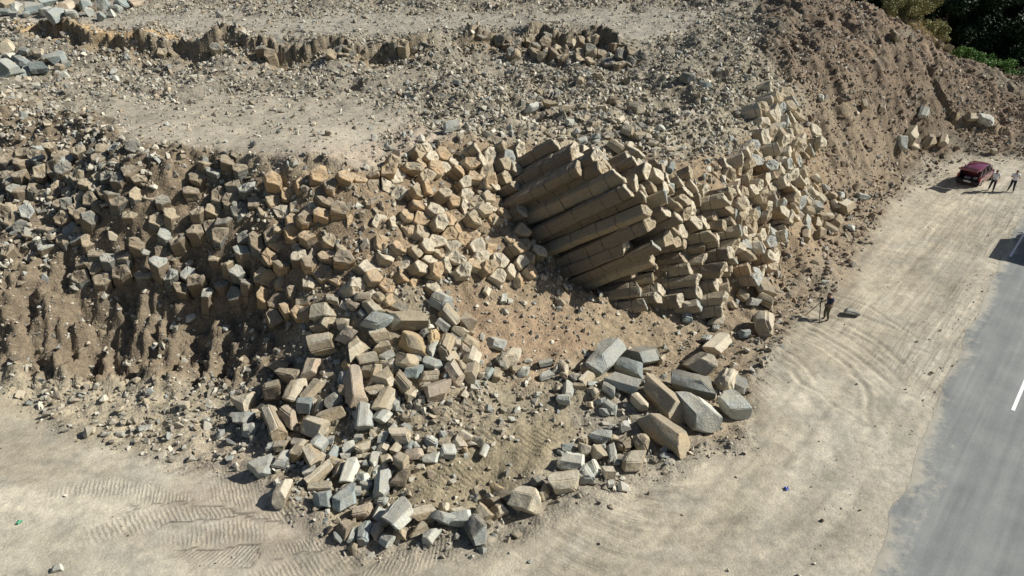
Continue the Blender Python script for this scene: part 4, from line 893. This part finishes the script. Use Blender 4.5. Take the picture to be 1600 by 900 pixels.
# ------------------------------------------------------------------ maroon estate car with its tailgate raised
def make_car():
    hd = Vector((.74, .67)).normalized(); rz = math.atan2(hd.y, hd.x)-R(90)
    cx0, cy0 = 38.3+hd.x*2.2, 54.9+hd.y*2.2; z0 = float(H(cx0, cy0))+.01
    root = empty('parked_car', (cx0, cy0, z0), rz); tag(root, 'maroon car with its tailgate raised, parked on the dirt by the slope', 'car')
    hw = .90
    def ring(y, w, zb, zt, ch=.10): return [(-w+ch*.5, y, zb), (-w, y, zb+.14), (-w, y, (zb+zt)/2), (-w+.05, y, zt-.03), (-w+.13, y, zt), (w-.13, y, zt), (w-.05, y, zt-.03), (w, y, (zb+zt)/2), (w, y, zb+.14), (w-ch*.5, y, zb)]
    bm = bmesh.new(); sweep(bm, [ring(-1.15, hw, .25, .99), ring(-.4, hw, .25, .98), ring(.5, hw, .25, .96), ring(1.1, hw-.01, .25, .94), ring(1.6, hw-.03, .27, .88), ring(2.0, hw-.1, .30, .80), ring(2.18, hw-.22, .36, .66)])
    for s in (-1, 1):
        box_m(bm, (s*(hw-.05), -1.65, .66), (.10, 1.02, .66), None, .04)                 # rear wings
        box_m(bm, (s*(hw-.13), -2.02, 1.28), (.09, .14, .66), Matrix.Rotation(R(-16), 3, 'X'), .02)   # rear pillars
        box_m(bm, (s*(hw-.12), -1.15, 1.27), (.06, .10, .62), None, .01)
        box_m(bm, (s*(hw-.12), -.15, 1.27), (.06, .08, .62), None, .01)
        box_m(bm, (s*(hw-.16), .87, 1.22), (.06, .08, .74), Matrix.Rotation(R(48), 3, 'X'), .01)
    sweep(bm, [[(-.66, y, z-.04), (-.60, y, z), (0, y, z+.035), (.60, y, z), (.66, y, z-.04), (.6, y, z-.08), (-.6, y, z-.08)] for y, z in ((-1.95, 1.55), (-1.6, 1.62), (-.6, 1.66), (.2, 1.63), (.62, 1.54))])
    box_m(bm, (0, -1.62, .34), (1.7, 1.02, .14), None, .02)
    part('body', bm, paint, root, True)
    bm = bmesh.new(); box_m(bm, (0, -2.17, .50), (1.76, .22, .34), None, .06); part('rear_bumper', bm, blackp, root, True)
    bm = bmesh.new()
    box_m(bm, (0, -1.55, .56), (1.56, 1.15, .03)); box_m(bm, (0, -1.02, .95), (1.5, .06, .85)); box_m(bm, (-.79, -1.6, .85), (.03, 1.0, .6)); box_m(bm, (.79, -1.6, .85), (.03, 1.0, .6)); part('boot_interior', bm, blackp, root)
    bm = bmesh.new(); box_m(bm, (-.22, -1.5, .66), (.5, .4, .17), None, .05); box_m(bm, (.35, -1.45, .70), (.36, .3, .24), None, .05); part('cargo_bag', bm, simple('pale_cloth', (.45,.46,.48), .9), root, True)
    # raised tailgate: lower panel and glass
    rt = Matrix.Rotation(R(12), 3, 'X')
    tg = bmesh.new(); rt2 = Matrix.Rotation(R(-9), 3, 'X')
    box_m(tg, (0, -2.52, 1.70), (1.34, 1.12, .06), rt2, .025); box_m(tg, (0, -3.04, 1.74), (1.44, .16, .13), rt2, .03)
    g = part('tailgate', tg, paint, root, True)
    bm = bmesh.new(); box_m(bm, (0, -2.34, 1.715), (1.08, .5, .03), rt2, .01); part('rear_window', bm, glass, g, True)
    bm = bmesh.new(); box_m(bm, (0, -2.295, .58), (.54, .02, .13), None, .005); part('number_plate', bm, platem, root)
    for s in (-1, 1):
        bm = bmesh.new(); box_m(bm, (s*(hw-.07), -2.14, .92), (.15, .08, .32), None, .03); part('tail_light', bm, redl, root, True)
        bm = bmesh.new(); box_m(bm, (s*(hw-.30), 2.08, .70), (.3, .16, .12), Matrix.Rotation(R(-s*18), 3, 'Z'), .03); part('headlight', bm, clearl, root, True)
        for (ya, yb) in ((-1.10, -.20), (-.11, .62), (-1.95, -1.2)):
            bm = bmesh.new()
            v = [bm.verts.new(p) for p in ((s*(hw-.085), ya, .99), (s*(hw-.085), yb, .98), (s*(hw-.24), min(yb, .50), 1.55), (s*(hw-.24), ya+.04, 1.56))]; bm.faces.new(v); bmesh.ops.solidify(bm, geom=bm.faces[:], thickness=.02); part('side_window', bm, glass, root)
        bm = bmesh.new(); box_m(bm, (s*(hw+.09), .62, 1.03), (.18, .10, .13), None, .04); part('wing_mirror', bm, paint, root, True)
        for yy in (-.75, .25): bm = bmesh.new(); box_m(bm, (s*(hw+.01), yy, .82), (.03, .18, .03), None, .01); part('door_handle', bm, blackp, root)
        for yy in (-1.35, 1.35):
            bm = bmesh.new(); cyl_m(bm, (0, 0, 0), .34, .22, 'X', 28); w_ = part('wheel', bm, rub_, root, True, (s*(hw-.10), yy, .34))
            bm = bmesh.new(); cyl_m(bm, (s*.112, 0, 0), .20, .02, 'X', 20); cyl_m(bm, (s*.125, 0, 0), .05, .02, 'X', 12); part('rim', bm, rimm, w_, True)
    bm = bmesh.new(); v = [bm.verts.new(p) for p in ((-.74, 1.12, .96), (.74, 1.12, .96), (.58, .60, 1.55), (-.58, .60, 1.55))]; bm.faces.new(v); bmesh.ops.solidify(bm, geom=bm.faces[:], thickness=.02); part('windscreen', bm, glass, root)
    return root
make_car()
# ------------------------------------------------------------------ truck on the road just outside the right edge (its shadow falls into view)
def make_truck():
    x, y = road_pt(25.2, 2.5); rz = math.atan2(RY, RX)-R(90)
    root = empty('box_truck', (x, y, .015), rz); tag(root, 'white box truck on the road beyond the frame, casting the shadow over the lane', 'truck')
    wh = simple('truck_white', (.72,.72,.70), .4)
    bm = bmesh.new(); box_m(bm, (0, -.9, 1.85), (2.2, 3.9, 2.1), None, .05); part('cargo_box', bm, wh, root, True)
    bm = bmesh.new(); sweep(bm, [[(-1.0, y_, .45), (-1.02, y_, 1.3), (-.9, y_, zt), (.9, y_, zt), (1.02, y_, 1.3), (1.0, y_, .45)] for y_, zt in ((1.1, 2.25), (1.9, 2.25), (2.5, 1.6), (2.75, 1.2))]); part('cab', bm, wh, root, True)
    bm = bmesh.new(); box_m(bm, (0, .2, .62), (.9, 5.0, .18)); part('chassis', bm, blackp, root)
    bm = bmesh.new(); v = [bm.verts.new(p) for p in ((-.86, 2.53, 1.6), (.86, 2.53, 1.6), (.8, 1.98, 2.2), (-.8, 1.98, 2.2))]; bm.faces.new(v); bmesh.ops.solidify(bm, geom=bm.faces[:], thickness=.02); part('windscreen', bm, glass, root)
    for s in (-1, 1):
        bm = bmesh.new(); box_m(bm, (s*1.22, 2.0, 1.7), (.2, .08, .35), None, .03); part('wing_mirror', bm, blackp, root)
        for yy in (-1.9, 1.7): bm = bmesh.new(); cyl_m(bm, (0, 0, 0), .40, .26, 'X', 24); part('wheel', bm, rub_, root, True, (s*.95, yy, .40))
make_truck()
# ------------------------------------------------------------------ people
skin_m = simple('skin', (.38,.22,.15), .55); hair_m = simple('dark_hair', (.025,.02,.018), .8); shoe_m = simple('shoes', (.03,.03,.03), .6)
white_c = simple('white_cotton', (.72,.74,.78), .85, 0, .08, 8); navy_c = simple('navy_cotton', (.025,.04,.075), .85); dark_c = simple('dark_denim', (.022,.028,.045), .85); olive_c = simple('olive_cloth', (.10,.095,.06), .85)
def skinned(name, V, E, Rr, mat, parent, sub=2):
    me = bpy.data.meshes.new(name+'_s'); me.from_pydata([tuple(v) for v in V], E, []); o = bpy.data.objects.new(name+'_s', me); COL.objects.link(o)
    m = o.modifiers.new('skin', 'SKIN'); m.use_smooth_shade = True
    for i, r in enumerate(Rr):
        sv_ = me.skin_vertices[0].data[i]; sv_.radius = (r if isinstance(r, tuple) else (r, r)); sv_.use_root = (i == 0)
    s_ = o.modifiers.new('sub', 'SUBSURF'); s_.levels = sub; s_.render_levels = sub
    dg = bpy.context.evaluated_depsgraph_get(); ev = o.evaluated_get(dg); nm = bpy.data.meshes.new_from_object(ev); COL.objects.unlink(o); bpy.data.objects.remove(o)
    nm.name = name; nm.materials.clear(); nm.materials.append(mat); r_ = bpy.data.objects.new(name, nm); COL.objects.link(r_)
    if parent: r_.parent = parent
    return r_
def person(loc, rz, label, group, J, shirt, trousers, long_sleeve=False, hair=True):
    """J: joints in metres, person faces local -Y; right side is -X"""
    V = []; E = []; Rr = []; ix = {}
    def add(n, p, r, par=None):
        ix[n] = len(V); V.append(Vector(p)); Rr.append(r)
        if par is not None: E.append((ix[par], ix[n]))
    add('pelvis', J['pelvis'], (.15, .11)); add('waist', J['waist'], (.135, .10), 'pelvis'); add('chest', J['chest'], (.16, .115), 'waist'); add('upch', J['upch'], (.13, .09), 'chest')
    add('neck', J['neck'], .055, 'upch'); hn = Vector(J['head']); nk = Vector(J['neck']); up = (hn-nk).normalized()
    add('jaw', nk+up*.07+Vector((0, -.015, 0)), (.07, .075), 'neck'); add('hmid', nk+up*.15, (.078, .095), 'jaw'); add('htop', nk+up*.215, (.062, .075), 'hmid')
    for s in ('R', 'L'):
        sg = -1 if s == 'R' else 1
        add('sh'+s, J['sh'+s], .062, 'upch'); add('el'+s, J['el'+s], .043, 'sh'+s); add('wr'+s, J['wr'+s], .028, 'el'+s)
        d = (Vector(J['wr'+s])-Vector(J['el'+s])).normalized(); side = d.cross(Vector((0, 0, 1))).normalized() if abs(d.z) < .9 else Vector((0, 1, 0))
        pc = Vector(J['wr'+s])+d*.055; add('pa'+s, pc, (.038, .02), 'wr'+s)
        for k, (o_, l_) in enumerate(((-.028, .075), (-.010, .088), (.009, .084), (.027, .066))):
            b0 = pc+d*.035+side*o_; cu = Vector((0, -.3, -.5)) if abs(d.z) < .9 else Vector((0, -.35, 0))
            add(f'f{s}{k}a', b0, .010, 'pa'+s); add(f'f{s}{k}b', b0+d*l_*.5+cu*.01, .009, f'f{s}{k}a'); add(f'f{s}{k}c', b0+d*l_*.9+cu*.04, .0075, f'f{s}{k}b')
        t0 = Vector(J['wr'+s])+d*.03+side*(-sg)*.03; add(f't{s}a', t0, .012, 'wr'+s); add(f't{s}b', t0+d*.035+side*(-sg)*.022, .010, f't{s}a')
        add('hip'+s, J['hip'+s], .095, 'pelvis'); add('kn'+s, J['kn'+s], .06, 'hip'+s); add('an'+s, J['an'+s], .042, 'kn'+s)
        fd = Vector(J.get('ft'+s, (0, -1, 0))).normalized(); a_ = Vector(J['an'+s]); add('ba'+s, a_+fd*.11+Vector((0, 0, -.045)), (.042, .032), 'an'+s); add('to'+s, a_+fd*.18+Vector((0, 0, -.055)), (.034, .022), 'ba'+s)
    root = skinned('person', V, E, Rr, skin_m, None); root.location = loc; root.rotation_euler = (0, 0, rz); root.scale = (1.06,)*3; tag(root, label, 'person', group)
    # face: nose, eyes, ears as small shaped pieces
    f = Vector((0, -1, 0)); hm = nk+up*.14
    bm = bmesh.new(); tube_m(bm, [hm+f*.088+up*.02, hm+f*.112-up*.012, hm+f*.095-up*.025], [.008, .014, .009], 6)
    for sg in (-1, 1):
        r_ = bmesh.ops.create_uvsphere(bm, u_segments=8, v_segments=6, radius=.022); bmesh.ops.transform(bm, matrix=Matrix.Translation(hm+Vector((sg*.08, .005, 0))) @ Matrix.Diagonal((.4, .8, 1.3, 1)), verts=r_['verts'])
    part('ears_and_nose', bm, skin_m, root, True)
    for sg in (-1, 1):
        bm = bmesh.new(); bmesh.ops.create_uvsphere(bm, u_segments=8, v_segments=6, radius=.012); part('eye', bm, hair_m, root, True, hm+f*.083+up*.022+Vector((sg*.03, 0, 0)))
    bm = bmesh.new(); box_m(bm, hm+f*.084-up*.045, (.045, .012, .008), None, .003); part('mouth', bm, redl, root)
    bm = bmesh.new(); r_ = bmesh.ops.create_uvsphere(bm, u_segments=20, v_segments=12, radius=.103)
    bmesh.ops.delete(bm, geom=[v for v in bm.verts if v.co.z < -.03 or (v.co.y < -.055 and v.co.z < .035)], context='VERTS')
    for v in bm.verts: v.co *= 1+.05*noise.noise(v.co*30)
    bmesh.ops.solidify(bm, geom=bm.faces[:], thickness=.012)
    hr = part('hair', bm, hair_m, root, True, nk+up*.175+Vector((0, .012, 0))); hr.scale = (.88, 1.05, .92)
    # clothes over the body
    def sub_(names, edges, rr, nm, mat): skinned(nm, [V[ix[n]] if isinstance(n, str) else Vector(n) for n in names], edges, rr, mat, root)
    def lerp(a, b_, k): return V[ix[a]].lerp(V[ix[b_]], k)
    el = .98 if long_sleeve else .62
    names = ['waist', 'chest', 'upch', 'shR', lerp('shR', 'elR', el), 'shL', lerp('shL', 'elL', el), 'pelvis', V[ix['neck']]-up*.03]
    sub_(names, [(0, 1), (1, 2), (2, 3), (3, 4), (2, 5), (5, 6), (0, 7), (2, 8)], [(.172, .140), (.195, .152), (.16, .12), .086, .070, .086, .070, (.182, .142), .068], 'shirt', shirt)
    names = [V[ix['pelvis']]+Vector((0, 0, .03)), 'hipR', 'knR', lerp('knR', 'anR', .93), 'hipL', 'knL', lerp('knL', 'anL', .93)]
    sub_(names, [(0, 1), (1, 2), (2, 3), (0, 4), (4, 5), (5, 6)], [(.158, .122), .112, .080, .066, .112, .080, .066], 'trousers', trousers)
    for s in 'RL':
        names = ['an'+s, 'ba'+s, 'to'+s]; sub_(names, [(0, 1), (1, 2)], [.055, (.052, .042), (.044, .032)], 'shoe', shoe_m)
    return root
def gp(px, py):
    X, Y, Z, T_ = hit(px, py); return X[0], Y[0], Z[0]
base = dict(pelvis=(0, 0, .94), waist=(0, .01, 1.10), chest=(0, .01, 1.28), upch=(0, .01, 1.42), neck=(0, 0, 1.50), head=(0, -.03, 1.66), shR=(-.19, .01, 1.42), shL=(.19, .01, 1.42),
    hipR=(-.10, 0, .88), hipL=(.10, 0, .88), knR=(-.12, -.02, .50), knL=(.12, -.02, .50), anR=(-.13, .02, .09), anL=(.13, .02, .09))
gA = 'people on the yard'
x, y, z_ = gp(1289, 500)
manA = dict(base, elR=(-.25, -.03, 1.13), wrR=(-.20, -.26, 1.10), elL=(.26, .05, 1.14), wrL=(.15, -.20, 1.06), neck=(0, -.05, 1.49), head=(0, -.13, 1.64), upch=(0, -.02, 1.41), knR=(-.10, -.06, .50), anR=(-.10, .0, .09), anL=(.12, .10, .09))
person((x, y, z_), R(-83), 'person in a dark navy shirt and olive trousers standing behind a tripod', gA, manA, navy_c, olive_c, False)
x2, y2, z2 = gp(1548, 298.5)
manB = dict(base, elR=(-.26, .03, 1.15), wrR=(-.12, -.20, 1.05), elL=(.27, .02, 1.13), wrL=(.20, -.20, 1.0), head=(0, -.10, 1.64), anR=(-.20, .05, .09), anL=(.15, -.06, .09), knR=(-.15, -.02, .5), knL=(.13, -.08, .5))
person((x2, y2, z2), R(-50), 'person in a white shirt and black trousers looking down, the nearer one to the car', gA, manB, white_c, dark_c)
x3, y3, z3 = gp(1578.5, 299.5)
manC = dict(base, elR=(-.27, -.02, 1.16), wrR=(-.10, -.26, 1.24), elL=(.28, .0, 1.16), wrL=(.08, -.27, 1.22), head=(0, -.07, 1.65), anR=(-.20, .02, .09), anL=(.17, -.02, .09))
person((x3, y3, z3), R(-40), 'person in a white t-shirt with both hands raised to the chest, far right', gA, manC, white_c, dark_c)
# camera on a tripod in front of the first person
bx0, by0 = x-.52, y-.02; bz0 = float(H(bx0, by0)); trp = empty('camera_tripod', (bx0, by0, bz0)); tag(trp, 'black camera tripod with spread legs in front of the dark-shirted person', 'tripod')
for (dx_, dy_) in ((-.55, .42), (.02, -.42), (.30, .28)):
    gz = float(H(bx0+dx_, by0+dy_))-bz0; bm = bmesh.new(); tube_m(bm, [(0, 0, 1.32), (dx_*.55, dy_*.55, 1.32*.45+gz*.5), (dx_, dy_, gz)], [.024, .02, .016], 8); part('leg', bm, blackp, trp)
bm = bmesh.new(); tube_m(bm, [(0, 0, 1.0), (0, 0, 1.46)], .022, 8); box_m(bm, (0, 0, 1.34), (.09, .09, .07), None, .02); part('centre_column', bm, blackp, trp)
bm = bmesh.new(); box_m(bm, (0, 0, 1.49), (.10, .08, .05), None, .015); tube_m(bm, [(.04, 0, 1.48), (.26, -.03, 1.36)], .01, 6); part('pan_head', bm, blackp, trp)
vc = empty('video_camera', (bx0, by0, bz0+1.515)); tag(vc, 'small black camera mounted on the tripod', 'camera'); 
bm = bmesh.new(); box_m(bm, (.01, 0, .055), (.16, .10, .11), None, .02); part('camera_body', bm, blackp, vc, True)
bm = bmesh.new(); cyl_m(bm, (-.13, 0, .055), .038, .14, 'X', 18); part('lens', bm, blackp, vc, True)
# scraps of litter
for (px, py, lab, cc) in ((1229,764,'crumpled blue and white wrapper on the bare yard', (.10,.14,.42)), (30,817,'small green scrap of litter on the left yard', (.05,.30,.15))):
    xx, yy, zz = gp(px, py); bm = bmesh.new(); bmesh.ops.create_grid(bm, x_segments=7, y_segments=7, size=.09)
    for v in bm.verts: v.co.z = .05+.06*noise.noise(v.co*14+Vector((px, 0, 0))); v.co.x *= 1+.4*noise.noise(v.co*9)
    bmesh.ops.solidify(bm, geom=bm.faces[:], thickness=.006); o = part('litter', bm, simple('litter_film', cc, .4, 0, .8, 14), None); o.location = (xx, yy, zz-.01); tag(o, lab, 'litter')

# ------------------------------------------------------------------ vegetation beyond the brown slope
def leaf_mat(name, c1, c2, c3):
    m, t, b = mat_new(name); at = t.nodes.new('ShaderNodeAttribute'); at.attribute_name = 'tone'
    sx = t.nodes.new('ShaderNodeSeparateColor'); t.links.new(at.outputs['Color'], sx.inputs[0]); r = ramp(t, sx.outputs[0], [(0, c1), (.5, c2), (1, c3)]); t.links.new(r.outputs[0], b.inputs['Base Color'])
    b.inputs['Roughness'].default_value = .6; return m
L_DARK = leaf_mat('dark_leaves', (.010,.022,.010), (.016,.034,.013), (.032,.06,.02)); L_BRIGHT = leaf_mat('bright_leaves', (.06,.14,.03), (.11,.22,.05), (.17,.29,.08)); L_DRY = leaf_mat('dry_leaves', (.17,.18,.07), (.26,.25,.10), (.38,.33,.16))
bark = simple('bark', (.11,.085,.06), .9, 0, .3, 12); straw = simple('dry_twig', (.34,.29,.20), .9, 0, .2, 12)
def leaves(name, ctrs, rads, per, size, mat, parent, seed):
    r = np.random.default_rng(seed); VV = []; TT = []
    for c, rad in zip(ctrs, rads):
        n = max(8, int(per*rad*rad)); d = r.normal(size=(n, 3)); d /= np.linalg.norm(d, axis=1)[:, None]; p = np.array(c)+d*(rad*(r.random(n)**.35))[:, None]*np.array([1, 1, .8])
        a = r.normal(size=(n, 3)); a /= np.linalg.norm(a, axis=1)[:, None]; b2 = np.cross(a, d+r.normal(size=(n, 3))*.5); b2 /= np.linalg.norm(b2, axis=1)[:, None]+1e-6
        s = (size*r.uniform(.6, 1.4, n))[:, None]
        q = np.stack([p-a*s, p+b2*s*.5, p+a*s, p-b2*s*.5], 1); VV.append(q.reshape(-1, 3)); TT.append(np.repeat(np.clip(r.random(n)*.7+r.random()*.3, 0, 1), 4))
    V = np.concatenate(VV); t_ = np.concatenate(TT); F_ = np.arange(len(V)).reshape(-1, 4)
    return mesh_np(name, V, F_, mat, parent, cols={'tone': np.stack([t_]*3, 1)})
def tree(x, y, h, cr, label, seed, mat=L_DARK, zb=None):
    rs = random.Random(seed); z0 = float(H(x, y))-.1; root = empty('tree', (x, y, z0)); tag(root, label, 'tree', 'trees beyond the brown slope')
    bm = bmesh.new(); tips = []; top = Vector((rs.uniform(-.5, .5), rs.uniform(-.5, .5), h*.75)); tube_m(bm, [(0, 0, 0), (top.x*.3, top.y*.3, h*.35), tuple(top)], [.32, .22, .08], 9)
    for k in range(11):
        a = rs.uniform(0, 6.28); z1 = h*rs.uniform(.12, .7); l = cr*rs.uniform(.5, 1.0); s0 = Vector((top.x*z1/h, top.y*z1/h, z1)); e = s0+Vector((math.cos(a)*l, math.sin(a)*l, l*rs.uniform(.2, .7)))
        tube_m(bm, [s0, s0.lerp(e, .5)+Vector((0, 0, .2)), e], [.12, .07, .03], 6); tips.append(e)
    part('trunk', bm, bark, root)
    ctr = []; rad = []
    for e in tips+[top]:
        for k in range(6): ctr.append((e.x+rs.uniform(-1.3, 1.3), e.y+rs.uniform(-1.3, 1.3), e.z+rs.uniform(-1.0, 1.2))); rad.append(rs.uniform(.7, 1.5))
    leaves('crown', ctr, rad, 150, .20, mat, root, seed)
TL = [(46, 90, 12, 4.2, 'dark leafy tree behind the straw-coloured shrub'), (52, 88, 11, 4.2, 'dark tree just right of the straw-coloured shrub'), (58, 89, 11, 4.4, 'dark broad tree above the left of the bright bushes'), (64, 88, 11, 4.4, 'dark tree in the top right corner above the bright bushes'),
      (70, 90, 11, 4.4, 'dark tree rightmost behind the bright bushes'), (49, 98, 14, 5, 'taller dark tree further back on the left of the thicket'), (57, 99, 14, 5, 'taller dark tree further back in the middle of the thicket'), (65, 98, 14, 5, 'taller dark tree further back on the right of the thicket'), (73, 99, 14, 5, 'tall dark tree at the far right end of the thicket'), (61, 84, 8, 3.6, 'low dark tree directly behind the bright bushes'), (67, 84, 8, 3.6, 'low dark tree right of the bright bushes')]
for i, (x_, y_, h_, c_, lb) in enumerate(TL): tree(x_, y_, h_, c_, lb, 700+i)
def bush(x, y, r, h, label, seed, mat, group, per=420, size=.09):
    rs = random.Random(seed); z0 = float(H(x, y))-.05; root = empty('bush', (x, y, z0)); tag(root, label, 'bush', group); bm = bmesh.new(); ctr = []; rad = []
    for k in range(12):
        a = rs.uniform(0, 6.28); e = Vector((math.cos(a)*r*rs.uniform(.2, .9), math.sin(a)*r*rs.uniform(.2, .9), h*rs.uniform(.4, .95))); tube_m(bm, [(0, 0, 0), e*.5+Vector((0, 0, .1)), e], [.035, .022, .01], 5)
        for q in range(2): ctr.append((e.x+rs.uniform(-.3, .3), e.y+rs.uniform(-.3, .3), e.z-rs.uniform(0, .4)*h)); rad.append(rs.uniform(.28, .5)*r*.8)
    part('stems', bm, bark, root); leaves('foliage', ctr, rad, per, size, mat, root, seed)
gB = 'bright bushes along the slope crest'
for i, (x_, y_, lb) in enumerate([(50.3, 79.5, 'pale green bush leftmost in the row behind the slope crest'), (52.3, 79.5, 'bright green bush second in the row behind the crest'), (54.3, 79.2, 'bright green bush in the middle of the row behind the crest'), (56.3, 79.0, 'bright green bush fourth in the row behind the crest'), (58.4, 79.0, 'bright green bush at the right end of the row')]): bush(x_, y_, 1.4, 2.3, lb, 800+i, L_BRIGHT, gB)
gD = 'dry shrubs on the slope crest'
for i, (x_, y_, r_, h_, lb) in enumerate([(40.8, 77.0, 2.1, 3.4, 'straw-green shrub at the top edge on the slope crest'), (43.2, 77.8, 2.3, 3.8, 'largest olive shrub on the slope crest beside the dark trees'), (45.6, 78.6, 1.8, 3.2, 'thin olive shrub leaning towards the dark trees')]): bush(x_, y_, r_, h_, lb, 820+i, L_DRY, gD, 620, .085)
# leafless twig bush
x_, y_, z_ = gp(1497, 84); bm = bmesh.new(); rs = random.Random(3)
for k in range(34):
    a = rs.uniform(-1.2, 1.9); e = Vector((math.sin(a)*rs.uniform(.4, 1.7)+.3, rs.uniform(-.5, .5), rs.uniform(.8, 2.3))); tube_m(bm, [(rs.uniform(-.2, .2), 0, -.1), e*.5+Vector((0, 0, .25)), e], [.022, .014, .006], 5)
tw = part('dead_bush', bm, straw, None); tw.location = (x_, y_, z_); tag(tw, 'leafless bleached twig bush against the dark trees', 'bush')
# dry grass on the crest
def tufts(name, poly, n, label, mat, hmin, hmax, seed):
    r = np.random.default_rng(seed); xs = r.uniform(min(p[0] for p in poly), max(p[0] for p in poly), n*3); ys = r.uniform(min(p[1] for p in poly), max(p[1] for p in poly), n*3); k = inpoly(xs, ys, poly); X, Y, Z, T_ = hit(xs[k][:n], ys[k][:n])
    m = len(X)*5; X = np.repeat(X, 5)+r.normal(0, .12, m); Y = np.repeat(Y, 5)+r.normal(0, .12, m); Z = H(X, Y)-.03; hh_ = r.uniform(hmin, hmax, m); a = r.uniform(0, 6.28, m); lx = np.cos(a)*hh_*.35; ly = np.sin(a)*hh_*.35
    V = np.stack([np.stack([X-.02*np.sin(a), Y+.02*np.cos(a), Z], 1), np.stack([X+.02*np.sin(a), Y-.02*np.cos(a), Z], 1), np.stack([X+lx, Y+ly, Z+hh_], 1)], 1).reshape(-1, 3)
    o = mesh_np(name, V, np.arange(len(V)).reshape(-1, 3), mat); tag(o, label, 'grass', kind='stuff')
tufts('dry_grass', [(1365,-5),(1400,0),(1450,28),(1480,55),(1500,95),(1470,75),(1430,45),(1390,22)], 1500, 'bleached dry grass along the crest of the brown slope', simple('straw_grass', (.50,.40,.20), .9, 0, .3, 9), .15, .45, 33)
